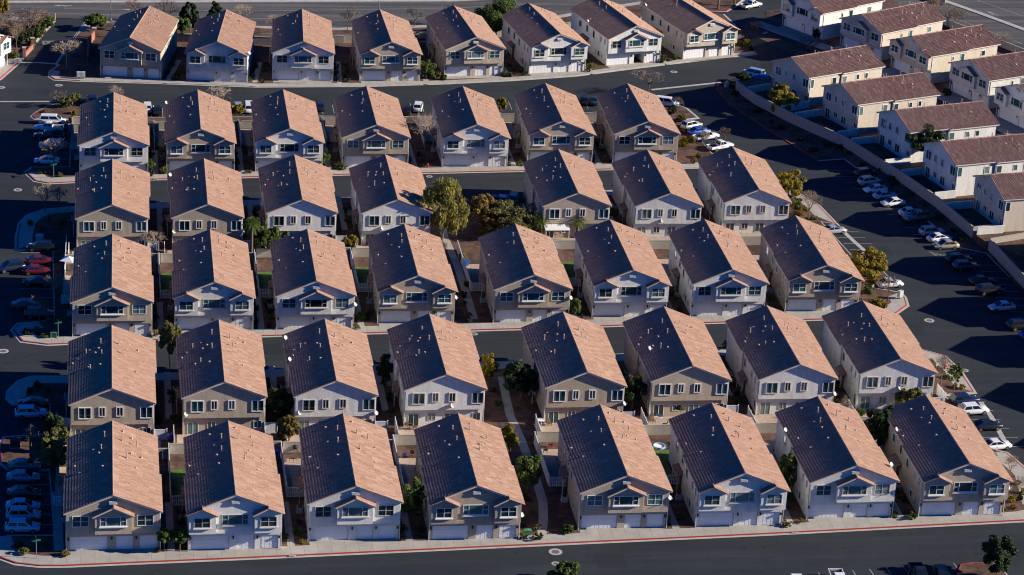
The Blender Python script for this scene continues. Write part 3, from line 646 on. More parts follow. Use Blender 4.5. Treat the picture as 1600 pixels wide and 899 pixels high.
ROWS = {1: [(-63.26, 110.26, -10.87, 'tan', 1), (-45.77, 108.02, -6.97, 'white', 2), (-28.30, 108.76, -2.92, 'white', 1), (-10.29, 108.88, .90, 'tan', 2), (7.66, 112.55, 5.32, 'tan', 1), (25.71, 115.19, 9.32, 'white', 2), (43.18, 121.47, 13.16, 'white', 3), (60.75, 126.57, 15.93, 'buff', 2)],
        2: [(-66.34, 53.11, 0, 'white', 1), (-50.51, 54.84, 0, 'tan', 2), (-34.19, 55.25, 0, 'white', 2), (-17.94, 57.60, 0, 'tan', 1), (.94, 57.88, 0, 'white', 2), (17.56, 59.99, 0, 'tan', 2), (34.02, 60.07, 0, 'tan', 1)],
        3: [(-66.47, 16.16, 0, 'tan', 0), (-50.40, 16.45, 0, 'tan', 0), (-34.23, 18.57, 0, 'white', 0), (-17.80, 18.61, .2, 'white', 0), (14.28, 21.75, .1, 'tan', 0), (30.75, 21.59, 0, 'white', 0), (47.19, 23.37, 0, 'white', 0)],
        4: [(-66.38, -19.70, 0, 'tan', 1), (-50.39, -17.78, 0, 'white', 2), (-34.28, -17.67, 0, 'white', 1), (-17.83, -15.57, 0, 'tan', 2), (1.04, -15.53, 0, 'tan', 1), (17.67, -13.67, 0, 'white', 2), (34.22, -13.66, 0, 'white', 1), (50.65, -11.95, 0, 'tan', 2)],
        5: [(-66.23, -57.06, .3, 'tan', 0), (-50.14, -55.28, .2, 'tan', 0), (-33.93, -55.30, .3, 'white', 0), (-17.60, -53.55, .3, 'white', 0), (3.50, -53.21, .4, 'tan', 0), (19.87, -51.40, .2, 'tan', 0), (36.42, -51.26, 0, 'white', 0), (52.60, -49.61, 0, 'white', 0)],
        6: [(-66.00, -90.32, .4, 'tan', 1), (-49.95, -90.81, .4, 'white', 2), (-33.86, -88.85, 0, 'white', 1), (-17.48, -89.28, 0, 'tan', 2), (3.49, -87.02, 0, 'tan', 1), (19.97, -86.97, 0, 'white', 2), (36.27, -85.16, 0, 'white', 1), (52.56, -85.11, -.3, 'tan', 2)]}
RK = {1: 'F', 2: 'F', 3: 'R', 4: 'F', 5: 'R', 6: 'F'}
RN = {1: 'top curved row', 2: 'second row down', 3: 'third row down', 4: 'fourth row down', 5: 'fifth row down', 6: 'bottom row'}
DISHES = {(1, 2): [(6.4, .3, None)], (1, 7): [(-6.3, 12, None)], (1, 8): [(-6.2, 20, None)], (2, 2): [(-6.1, 21, None)], (3, 2): [(-6.1, 20, None), (-5.8, .45, 3.3), (5.9, .5, 3.2)], (3, 4): [(-2.6, .4, 3.0)], (3, 6): [(-1.2, .4, 3.1)],
          (4, 3): [(6.2, .45, 4.2)], (4, 4): [(6.2, .45, 4.4)], (4, 5): [(6.2, .45, 4.2)], (5, 2): [(-5.6, .4, 3.2)], (5, 3): [(-6.2, 20.5, None), (-6.1, 12.4, None), (-5.4, .4, 3.2), (5.9, .4, 3.0)], (5, 4): [(1.0, .4, 3.2)], (5, 5): [(5.9, .4, 3.0)], (5, 6): [(-4.7, 10, None)],
          (5, 7): [(5.9, .4, 3.3)], (5, 8): [(.4, .4, 3.4)], (6, 4): [(6.25, .6, 3.6)], (6, 5): [(6.2, .6, 4.6)], (6, 7): [(-6.3, 16, None), (6.3, 4.5, None)], (6, 8): [(-6.2, 15.5, None), (6.25, .6, 4.3)]}
for row, hs in ROWS.items():
    for i, (x, y, rz, c, v) in enumerate(hs):
        look = {1: 'house with one central bay', 2: 'house with two side bays', 0: 'house showing four rear windows', 3: 'house with one open garage'}[v]
        house(RK[row], x, y, rz, c, v, f'{c} {look}, {ORD[i]} from left in the {RN[row]}', dishes=DISHES.get((row, i+1), ()), group=f'houses of the {RN[row]}')
        if RK[row] == 'F':
            t = R(rz); mb = MB()
            q = [(-6.0, -.5), (6.0, -.5), (6.0, 1.5), (-6.0, 1.5)]
            if row in (4, 2): q = [(-6.0, -.5), (6.0, -.5), (6.0, 1.5), (-6.0, 1.5)]
            if row == 1: q = [(-6.0, -.5), (6.0, -.5), (6.0, 1.5), (-6.0, 1.5)]
            mb.add([(x+a*math.cos(t)-b*math.sin(t), y+a*math.sin(t)+b*math.cos(t), .139) for a, b in q], [(0, 1, 2, 3)]); mb.obj('driveway', M['walk'], kind='structure')
for i, h in enumerate(EAST):
    k, x, y, rz, c, v = h
    lab = f'{c} end-on house {"backing onto the long wall" if k == "R" else "behind the lane"} on the higher ground, {ORD[i % 5]} from the top'
    if i >= 10: lab = f'{c} end-on house past the photo edge whose shadow falls on the parking, {ORD[i-10]} of five'
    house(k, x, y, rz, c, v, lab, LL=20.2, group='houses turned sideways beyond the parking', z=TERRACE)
    if k == 'F':
        t = R(rz); mb = MB(); mb.add([(x+a*math.cos(t)-b*math.sin(t), y+a*math.sin(t)+b*math.cos(t), TERRACE+.075) for a, b in [(-6, -1.9), (6, -1.9), (6, 1.5), (-6, 1.5)]], [(0, 1, 2, 3)]); mb.obj('driveway', M['walk'], kind='structure')
_c = P(17, 58.5, 6.2); _t = R(58)
house('F', _c.x-6.5*math.cos(_t), _c.y-6.5*math.sin(_t), 58, 'white', 2, 'sunlit white house cut by the photo edge beside the entry drive')

# ------------------------------------------------------------------ walls, fences, yards between the houses
def wall_thing(name, label, pts, t, h, material, cap=None, group=None, z0=0.0):
    pts = [Vector(p) for p in pts]; o = pts[0]
    root = thing(name, label, 'fence' if 'fence' in name else 'wall', (o.x, o.y, z0), 0, group)
    mb = MB(); c = MB()
    for a, b in zip(pts, pts[1:]):
        a, b = a-o, b-o; d = (b-a).normalized()*t/2
        mb.obox(a-d*.96, b+d*.96, t, 0, h); c.obox(a-d*1.3, b+d*1.3, t+.06, h+.002, h+.07)
    mb.obj('wall_body', material, root); c.obj('wall_cap', cap or material, root)
    return root
def vinyl_fence(label, a, b, h=1.75, gate=False, group=None):
    a, b = Vector(a), Vector(b); d = b-a; ln = d.length; u = d/ln
    root = thing('vinyl_gate' if gate else 'vinyl_fence', label, 'gate' if gate else 'fence', (a.x, a.y, .12), math.atan2(d.y, d.x), group)
    mb = MB()
    n = max(1, int(round(ln/1.9)))
    for i in range(n):
        x0, x1 = i*ln/n+.06, (i+1)*ln/n-.06
        mb.box(x0, x1, -.045, .045, .08, .2); mb.box(x0, x1, -.045, .045, h-.15, h-.03)
        if gate: mb.box(x0, x1, -.04, .04, h*.5-.06, h*.5+.06)
        k = int((x1-x0)/(.18 if not gate else .24))
        for j in range(k): mb.box(x0+(j+.04)*(x1-x0)/k, x0+(j+.96 if not gate else j+.62)*(x1-x0)/k, -.02, .02, .2, h-.15)
    mb.obj('panel', M['vinyl'], root)
    for i in range(n+1):
        p = MB(); p.box(i*ln/n-.06, i*ln/n+.06, -.06, .06, 0, h+.06); p.box(i*ln/n-.075, i*ln/n+.075, -.075, .075, h+.062, h+.1); p.obj('post', M['vinyl'], root)
    return root
NB = {5: ('fifth', 6, -57.9), 3: ('third', 4, 13.0)}
for r5, r6 in ((5, 6), (3, 4)):
    A, B = ROWS[r5], ROWS[r6]
    rn = {5: 'bottom', 3: 'fourth'}[r5]
    for i, (x, y, rz, c, v) in enumerate(A):
        wy = y-(5.4 if r5 == 5 else 4.6)
        wall_thing('block_wall', f'grey block wall behind the {ORD[i]} house from left in the {"fifth" if r5 == 5 else "third"} row', [(x-7.9, wy, 0), (x+7.9, wy+.3, 0)], .2, 1.7, M['block'], None, f'garden walls of the {rn} row')
        if not (r5 == 3 and i == 4): vinyl_fence(f'white fence beside the patio of the {ORD[i]} house in the {"fifth" if r5 == 5 else "third"} row', (x-7.3, y+.3, 0), (x-7.3, wy+.3, 0), group='white patio fences')
        if i != 3: vinyl_fence(f'short white fence off the near corner of the {ORD[i]} house in the {"fifth" if r5 == 5 else "third"} row', (x+5.95, y+.9, 0), (x+7.8, y+.9, 0), group='short white corner fences')
        mb = MB(); mb.add([(x+a, y+b, .128) for a, b in [(-6.8, -4.0), (6.9, -4.0), (6.9, .9), (-6.8, .9)]], [(0, 1, 2, 3)]); mb.obj('patio', M['paver'], kind='structure')
    for i, (x, y, rz, c, v) in enumerate(B):
        wy = (A[min(i, len(A)-1)][1] if not (r5 == 3 and i > 4) else A[i-1][1])-(5.4 if r5 == 5 else 4.6)
        f = f'the {ORD[i]} house in the {"bottom" if r6 == 6 else "fourth"} row'
        if i: vinyl_fence(f'long white side yard fence left of {f}', (x-8.3, y+14.2, 0), (x-8.3, wy-.2, 0), group='long white side yard fences')
        vinyl_fence(f'white picket gate beside {f}', (x-8.2, y+14.0, 0), (x-5.95, y+14.0, 0), 1.6, True, group='white picket gates')
        g = {(6, 1): 'turf', (4, 2): 'turf', (4, 3): 'turf', (6, 5): 'turf', (4, 5): 'turf', (4, 1): 'turf'}.get((r6, i), 'paver')
        mb = MB(); q = [(-8.1, 15.5), (-6.2, 15.5), (-6.2, 22.4), (-2.5, 23.2), (-4.0, 25.2), (-8.1, 25.0)] if g == 'turf' else [(-8.1, 14.3), (-5.9, 14.3), (-5.9, 23), (5.5, 23), (5.5, 26), (-8.1, 26)]
        mb.add([(x+a, y+b, .13) for a, b in q], [tuple(range(len(q)))]); mb.obj('lawn' if g == 'turf' else 'patio', M[g], kind='structure')
# low walls closing the yards of the second row
for i, (x, y, rz, c, v) in enumerate(ROWS[2]):
    wall_thing('block_wall', f'pale block wall behind the {ORD[i]} house from left in the second row', [(x-8.6, y+25.0, 0), (x+8.4, y+25.4, 0)], .2, 1.6, M['block'], None, 'back walls of the second row')
    if i: vinyl_fence(f'white side fence left of the {ORD[i]} house in the second row', (x-8.3, y+13, 0), (x-8.3, y+24.8, 0), group='second row side fences')
    mb = MB(); mb.add([(x+a, y+b, .13) for a, b in [(-8, 15), (-6, 15), (-6, 24.6), (-8, 24.6)]], [(0, 1, 2, 3)]); mb.obj('patio', M['paver'], kind='structure')
for i, (x, y, rz, c, v) in enumerate(ROWS[1]):
    t = R(rz); q = [Vector((x+a*math.cos(t)-b*math.sin(t), y+a*math.sin(t)+b*math.cos(t), 0)) for a, b in [(-8.5, 27), (9.0, 27.2)]]
    wall_thing('block_wall', f'pale wall between the wide road and the {ORD[i]} house of the top row', q, .2, 1.8, M['block'], None, 'walls along the wide road')
# footpaths between the houses
for r in (1, 2, 4, 6):
    for i, (x, y, rz, c, v) in enumerate(ROWS[r][:-1]):
        t = R(rz); q = [Vector((x+a*math.cos(t)-b*math.sin(t), y+a*math.sin(t)+b*math.cos(t), 0)) for a, b in [(7.6, -1.2), (7.6, 13.5), (7.6, 14.6)]]
        if not ((r, i) in ((6, 3), (4, 3))): strip('footpath', q, 1.0, .136, M['walk'])
strip('footpath', pl((784, 590), (790, 620), (797, 650), (815, 690), (826, 720), (838, 752), (848, 785), (849, 812), (845, 850)), 1.3, .136, M['walk'])
strip('footpath', pl((690, 350), (695, 372), (712, 410), (722, 440), (732, 470), (741, 500)), 1.3, .136, M['walk'])
for r in (3, 5):
    for i, (x, y, rz, c, v) in enumerate(ROWS[r][:-1]):
        if i != 3: strip('footpath', [(x+8.2, y+24.6), (x+8.2, y+12), (x+8.2, y+8)], 1.0, .136, M['walk'])
strip('footpath', pl((88, 770), (92, 862)), 1.3, .136, M['walk'])
strip('footpath', pl((1560, 708), (1592, 745), (1604, 790)), 1.2, .137, M['walk'])
# long wall of the east houses, their yard walls
def reach(p, q):
    """the point where the line p-q meets the long wall"""
    best = q
    for a, b in zip(ww, ww[1:]):
        d, e, f = (q-p).to_2d(), (b-a).to_2d(), (a-p).to_2d()
        det = d.x*-e.y+e.x*d.y
        if abs(det) < 1e-6: continue
        t = (f.x*-e.y+e.x*f.y)/det; u = (d.x*f.y-d.y*f.x)/det
        if 0 <= u <= 1 and 0 < t < 1: return p.lerp(q, max(0.05, t-.02))
    return p.lerp(q, .5)
wall_thing('long_block_wall', 'long grey block wall running between the parking and the sideways houses', [Vector((*p[:2], 0)) for p in ww[:12]]+[P(1548, 369, 1), P(1600, 363, 1), P(1640, 358, 1)], .22, 2.25, M['block'], z0=.85)
wall_thing('block_wall', 'grey block wall around the dark yard at the parking corner', [P(1640, 374, 1)]+[Vector((*p[:2], 0)) for p in ww[12:]], .22, 2.2, M['block'], z0=.85)
for p, q, lab in ((P(1476, 8, 2), P(1384, -30, 2), 'first'), (P(1487, 44, 2), P(1440, 22, 2), 'second'), (P(1545, 66, 2), P(1487, 44, 2), 'third'), (P(1660, 112, 2), P(1545, 66, 2), 'fourth')):
    wall_thing('road_wall', f'pale wall along the wide road behind the sideways houses, {lab} stretch', [q, p], .2, 1.5, M['walk'], z0=TERRACE, group='pale walls of the upper road')
for i, h in enumerate(EAST[:5]):
    for s, nm in ((-1, 'upper'), (1, 'lower')):
        wall_thing('yard_wall', f'white yard wall at the {nm} corner of the {ORD[i]} house along the long wall', [local(h, s*6.3, .6), reach(local(h, s*6.3, .6), local(h, s*6.3, -12))], .18, 1.4, M['white'], M['vinyl'], 'white yard walls', z0=TERRACE)
# left side fences
vinyl_fence('white fence along the car park beside the fourth row corner house', P(101, 440), P(104, 385))
wall_thing('block_wall', 'beige yard wall at the corner of the second row by the pickup truck', pl((138, 196), (113, 196), (115, 222)), .2, 1.7, M['block'])
wall_thing('block_wall', 'tall block wall beside the car park at the bottom corner house', pl((89, 662), (92, 760)), .2, 1.7, M['block'])
vinyl_fence('white fence behind the bottom corner house near the car park', P(84, 668), P(112, 672))
vinyl_fence('white slanting fence beside the last house of the fifth row', P(1463, 617), P(1476, 632))
# entry: pillars, red wall, gate
for u, v, lab in ((38, 91, 'brown brick pillar with pale cap beside the white corner house'), (51, 76, 'brown brick pillar at the end of the drive gate'), (147, 60, 'brick pillar with pale cap at the red wall')):
    p = P(u, v); t = thing('gate_pillar', lab, 'pillar', (p.x, p.y, .1), 0, 'brick pillars of the entry')
    mb = MB(); mb.box(-.32, .32, -.32, .32, 0, 2.1); mb.obj('shaft', M['redblock'], t); mb = MB(); mb.prism_z([(-.42, -.42), (.42, -.42), (.42, .42), (-.42, .42)], 2.102, 2.28); mb.obj('cap', M['kerb'], t)
wall_thing('brick_wall', 'red brown wall running from the entry pillar towards the first house', pl((147, 62), (138, 74), (137, 100)), .25, 1.8, M['redblock'])
wall_thing('brick_wall', 'low red wall between the two entry pillars by the corner house', pl((39, 90), (51, 77)), .25, 1.0, M['redblock'])
a, b = P(66, 71), P(104, 71); d = b-a
g = thing('drive_gate', 'low pale two-leaf gate across the entry drive', 'gate', (a.x, a.y, 0), math.atan2(d.y, d.x))
ln = d.length
for k in range(2):
    mb = MB(); x0, x1 = k*ln/2+.03, (k+1)*ln/2-.03; mb.box(x0, x1, -.03, .03, .15, .95); f = mb.obj('gate_leaf', M['kerb'], g)
    mb = MB(); mb.box(x0, x1, -.05, .05, .952, 1.03); mb.obj('rail', M['bark'], f)
    for q in (.3, .75):
        mb = MB(); c = x0+(x1-x0)*q; mb.box(c-.15, c+.15, -.045, -.032, .4, .75); mb.obj('plaque', M['bluebin'] if (k == 0) == (q < .5) else M['redblock'], f)

# ------------------------------------------------------------------ trees and shrubs
def crown_mesh(name, w, h, material, n, size, clumps, shape='round', dep=None, seed=0):
    """leaf clumps through the volume of a crown w wide and h tall standing on z=0"""
    rr = np.random.default_rng(seed); dep = dep or w
    cs = []
    for i in range(clumps):
        for _ in range(60):
            p = rr.uniform(-1, 1, 3)
            q = np.linalg.norm(p)
            if shape == 'cone':
                rad = 0.95*(1-(p[2]+1)/2)**0.8+0.06
                if math.hypot(p[0], p[1]) <= rad: break
            elif shape == 'weep':
                if math.hypot(p[0], p[1]) < math.sqrt(max(0, 1-max(p[2], 0)**2)) and q > .35: break
            elif .3 < q < 1: break
        cs.append(p)
    cs = np.array(cs); cr = rr.uniform(.16, .34, clumps)*(0.75 if shape == 'cone' else 1)
    k = rr.integers(0, clumps, n)
    d = rr.normal(size=(n, 3)); d /= np.linalg.norm(d, axis=1)[:, None]
    rad = cr[k]*rr.uniform(.25, 1, n)**.5
    pos = (cs[k]+d*rad[:, None])*0.98
    pos = pos*np.array([w/2, dep/2, h/2])+np.array([0, 0, h/2])
    if shape == 'weep': pos[:, 2] -= np.abs(rr.normal(0, .08*h, n))*(np.hypot(pos[:, 0], pos[:, 1])/(w/2))
    nn = d+rr.normal(0, .6, (n, 3)); nn[:, 2] += .3; nn /= np.linalg.norm(nn, axis=1)[:, None]
    a = np.cross(nn, rr.normal(size=(n, 3))); a /= np.linalg.norm(a, axis=1)[:, None]; b = np.cross(nn, a)
    s = size*rr.uniform(.6, 1.35, n)[:, None]; e = s*(1.7 if shape == 'weep' else 1)
    if shape == 'weep': b = b*.3+np.array([0, 0, -1])*.9
    vs = np.stack([pos-a*s*.5, pos-b*e*.6, pos+a*s*.5, pos+b*e*.6], 1).reshape(-1, 3)
    me = bpy.data.meshes.new(name); me.from_pydata(vs.tolist(), [], [(4*i, 4*i+1, 4*i+2, 4*i+3) for i in range(n)]); me.materials.append(material); me.update()
    return me
def limbs(h, w, base_h, r, seed, n=5):
    q = random.Random(seed); mb = MB(); top = Vector((q.uniform(-.1, .1)*w, q.uniform(-.1, .1)*w, base_h))
    mb.tube((0, 0, -.1), top, r, r*.72, 8)
    for i in range(n):
        a = 2*math.pi*(i+q.random()*.7)/n; e = Vector((math.cos(a)*w*.28, math.sin(a)*w*.28, base_h+(h-base_h)*q.uniform(.35, .65)))
        mid = top.lerp(e, .5)+Vector((0, 0, (h-base_h)*.08))
        mb.tube(top, mid, r*.5, r*.34, 6); mb.tube(mid, e, r*.34, r*.12, 5)
    return mb
def ground_z(u, v):
    return TERRACE if (u > 1210 and v < 75 and u-1210 > (75-v)*-1) or (u > 1340 and v < 200 and v < 60+(u-1340)*.9) or (u > 1425 and v < 262 and v > 200 and u < 1500) else .1
def px_size(u, v, top, width):
    p = P(u, v, ground_z(u, v)); s = scale_at(p)
    d = (p-CAM).normalized(); cosv = math.sqrt(1-d.z*d.z)
    return p, (v-top)/s/cosv*1.0, width/s
NT = [0]
def tree(u, v, top, width, kind, label, bottom=None, group=None):
    """base at photo pixel (u, v), crown from `bottom` up to `top`, `width` pixels wide"""
    NT[0] += 1; sd = NT[0]*13+5
    p, h, w = px_size(u, v, top, width)
    h = max(1.0, h-.28*w*.5)                      # the seen top belongs to the far side of the crown
    s = scale_at(p); ch = h*.72 if bottom is None else max(.8, (bottom-top)/s*.95)
    ch = min(ch, h*.93); z0 = h-ch
    matn, shape, dens, ls = {'dark': ('leaf_dark', 'round', 1, .34), 'green': ('leaf_green', 'round', 1, .32), 'yellow': ('leaf_yellow', 'round', .95, .30), 'olive': ('leaf_olive', 'round', .85, .28),
                             'orange': ('leaf_orange', 'round', .8, .28), 'pine': ('leaf_dark', 'cone', 1.1, .34), 'weep': ('leaf_gold', 'weep', 1.0, .28), 'sapling': ('leaf_green', 'round', .4, .24), 'column': ('leaf_dark', 'round', 1, .3)}[kind]
    t = thing('pine_tree' if kind == 'pine' else 'tree', label, 'tree', (p.x, p.y, p.z), rnd.uniform(0, 6.2), group)
    limbs(h, w, max(.3, z0+ch*.15), max(.07, w*.028), sd, 5).obj('trunk', M['bark'], t)
    n = int(min(9000, 430*dens*(w*w*.6+w*ch*.6)**.9)); n = max(n, 500)
    c = link('crown', crown_mesh('crown', w*1.12, ch*1.05, M[matn], n, ls, int(20+w*4), shape, None, sd), t, loc=(0, 0, z0))
    return t
def bare_mesh(h, w, r, seed, base_h):
    q = random.Random(seed); tr = MB(); tw = MB()
    def grow(p, d, ln, rad, lev):
        e = p+d*ln
        (tr if lev < 2 else tw).tube(p, e, rad, rad*.68, 6 if lev < 2 else 3, False)
        if lev >= 5: return
        k = (5 if lev == 0 else 3 if lev < 4 else 3)
        for i in range(k):
            a = 2*math.pi*(i+q.random())/k; sp = q.uniform(.45, .95)*(1.0 if lev else .85)
            x = d.orthogonal().normalized(); y = d.cross(x)
            nd_ = (d+(x*math.cos(a)+y*math.sin(a))*sp+Vector((0, 0, .12))).normalized()
            grow(p+d*ln*(q.uniform(.6, 1.0) if lev else 1), nd_, ln*(q.uniform(.62, .85) if lev else q.uniform(.55, .75)*ratio), max(rad*.62, .020), lev+1)
    ratio = max(.6, (h-base_h)/base_h*.62)
    grow(Vector((0, 0, -.1)), Vector((0, 0, 1)), base_h+.1, r, 0)
    v = np.array(tw.v); 
    sx = w/2/np.percentile(np.hypot(v[:, 0], v[:, 1]), 95); sz = (h-base_h)/max(.1, np.percentile(v[:, 2], 99)-base_h)
    def fit(mb):
        mb.v = [(x*sx if z > base_h else x*(1+(sx-1)*max(0, z)/base_h), y*sx if z > base_h else y*(1+(sx-1)*max(0, z)/base_h), base_h+(z-base_h)*sz if z > base_h else z) for x, y, z in mb.v]
    fit(tr); fit(tw)
    return tr, tw
def bare(u, v, top, width, label, dark=False, group=None, base=.3):
    NT[0] += 1; sd = NT[0]*17+3
    p, h, w = px_size(u, v, top, width); h = max(1.2, h-.1*w)
    t = thing('bare_tree', label, 'tree', (p.x, p.y, p.z), rnd.uniform(0, 6.2), group)
    tr, tw = bare_mesh(h, w, max(.06, h*.022), sd, max(.35, h*base))
    tr.obj('trunk', M['bark'], t); tw.obj('crown', M['twigd' if dark else 'twig'], t)
    return t
def palm(u, v, top, width, label):
    p, h, w = px_size(u, v, top, width); NT[0] += 1; q = random.Random(NT[0])
    h = max(1.5, h-.2*w)
    t = thing('palm_tree', label, 'palm', (p.x, p.y, .1), 0)
    tr = MB(); n = 9
    for i in range(n): tr.tube((0, 0, h*.8*i/n-.05), (0, 0, h*.8*(i+1)/n), .26-.006*i, .22-.006*i, 8)
    tr.obj('trunk', M['bark'], t)
    c = MB(); m_ = 46
    for i in range(m_):
        a = 2.4*i; el = R(80-115*i/m_); ln = w*.55*q.uniform(.85, 1.1)
        d = Vector((math.cos(a)*math.cos(el), math.sin(a)*math.cos(el), math.sin(el))); side = Vector((-math.sin(a), math.cos(a), 0)); pts = []
        for k in range(8): pts.append(Vector((0, 0, h*.82))+d*ln*k/7+Vector((0, 0, -.35*ln*(k/7)**2)))
        for k in range(7):
            for s in (-1, 1):
                b = pts[k]; e = pts[k]+side*s*ln*.26*math.sin(math.pi*(.15+.8*k/7))+(pts[k+1]-pts[k])*1.6+Vector((0, 0, -.12*ln))
                c.add([b, b+(pts[k+1]-b)*.75, e], [(0, 1, 2)])
    c.obj('crown', M['leaf_green'], t)
def shrub(u, v, wpx, hpx, kind, label, group=None):
    NT[0] += 1; p = P(u, v, ground_z(u, v)); s = scale_at(p); w, h = wpx/s, hpx/s
    n = int(min(3500, max(300, 800*w*h)))
    m_ = crown_mesh('shrub', w, h, M[kind], n, .2 if w > 1.2 else .15, int(22+w*8), 'round', None, NT[0]*3+1)
    return link('shrub', m_, None, label, 'shrub', group, None, (p.x, p.y, p.z-.04))
for u, v, top, wd, lab, dk in [(34, 50, 12, 40, 'bare tree in the thick of the entry corner grove', 0), (58, 48, 22, 30, 'small bare tree at the right side of the entry corner grove', 0), (26, 78, 34, 34, 'low bare tree behind the low red wall', 1), (20, 66, 18, 42, 'grey bare tree behind the white corner house', 0), (47, 60, 14, 44, 'wide bare tree over the green hedge by the entry drive', 0), (66, 42, 12, 34, 'bare tree nearest the wide road at the entry', 1), (8, 48, 18, 36, 'bare tree at the photo edge by the corner house', 1),
        (105, 101, 62, 52, 'round bare tree beside the entry drive street sign', 0), (92, 168, 139, 27, 'small pale bare tree on the planted island by the vans', 0), (181, 166, 132, 27, 'bare treetop showing above the first roof of the second row', 0), (345, 168, 134, 50, 'wide bare tree behind the second house of the second row', 0),
        (663, 246, 172, 50, 'tall grey bare tree in the gap right of the fourth house, second row', 0), (1013, 147, 106, 50, 'wide bare tree standing at the curved road behind the second row', 0), (1058, 176, 150, 20, 'thin bare sapling by the silver parked car', 0), (1265, 92, 54, 48, 'bare tree in front of the lane of the sideways houses', 1),
        (1178, 57, 30, 33, 'bare tree above the white sedan near the mailbox', 1), (70, 331, 286, 44, 'straw coloured bare tree by the left curved pavement', 0), (92, 326, 290, 30, 'small straw coloured bare tree near the first house, third row', 0), (84, 262, 214, 50, 'brown bare tree above the white parked sedan', 0),
        (240, 396, 358, 46, 'bare tree in the yard behind the first two houses, fourth row', 0), (86, 474, 424, 38, 'bare tree by the left car park fence', 0), (1263, 344, 296, 36, 'bare tree on the pavement verge right of the third row', 0), (1387, 470, 427, 31, 'bare tree at the curve near the mailbox', 0),
        (49, 699, 664, 26, 'small white bare tree in the dark car park island', 0), (1470, 600, 552, 26, 'thin pink bare sapling by the red hydrant', 1), (1577, 750, 708, 26, 'bare bush tree beside the corner pavement at the right', 0), (1590, 778, 742, 20, 'thin bare sapling beside the bottom right corner house', 0),
        (425, 46, 20, 30, 'bare street tree behind the gap of second and third roofs, top row', 0), (543, 47, 12, 34, 'bare street tree behind the third and fourth roofs, top row', 0), (648, 42, 10, 34, 'bare street tree behind the fourth and fifth roofs, top row', 0), (262, 38, -2, 40, 'bare street tree behind the first roof, top row', 1),
        (380, 40, 4, 34, 'bare street tree behind the second roof, top row', 0), (705, 40, 2, 34, 'bare street tree behind the fifth roof, top row', 0), (210, 34, 0, 34, 'bare street tree close to the tall light pole', 1), (1480, 42, 5, 44, 'bare street tree behind the second sideways house', 1), (1494, 44, 14, 36, 'pale bare street tree at the white road wall', 0),
        (1565, 74, 50, 32, 'round bare street tree beyond the third sideways house', 0), (1462, 28, -6, 36, 'bare street tree near the top edge beyond the sideways houses', 1), (1100, 230, 204, 18, 'leafless bush tree between the white pickups', 1), (1132, 224, 198, 24, 'leafless bush tree in front of the white pickup', 1),
        (62, 500, 462, 32, 'dark bare tree in the shaded left car park', 1), (85, 362, 330, 34, 'dark bare tree in the shaded left planting bed', 1), (690, 400, 376, 22, 'thin bare sapling beside the central footpath', 1), (1318, 662, 618, 30, 'white bare shrub tree at the last house patio, fifth row', 0)]:
    bare(u, v, top, wd, lab, dk, 'bare winter trees', .42 if wd > 45 else .34)
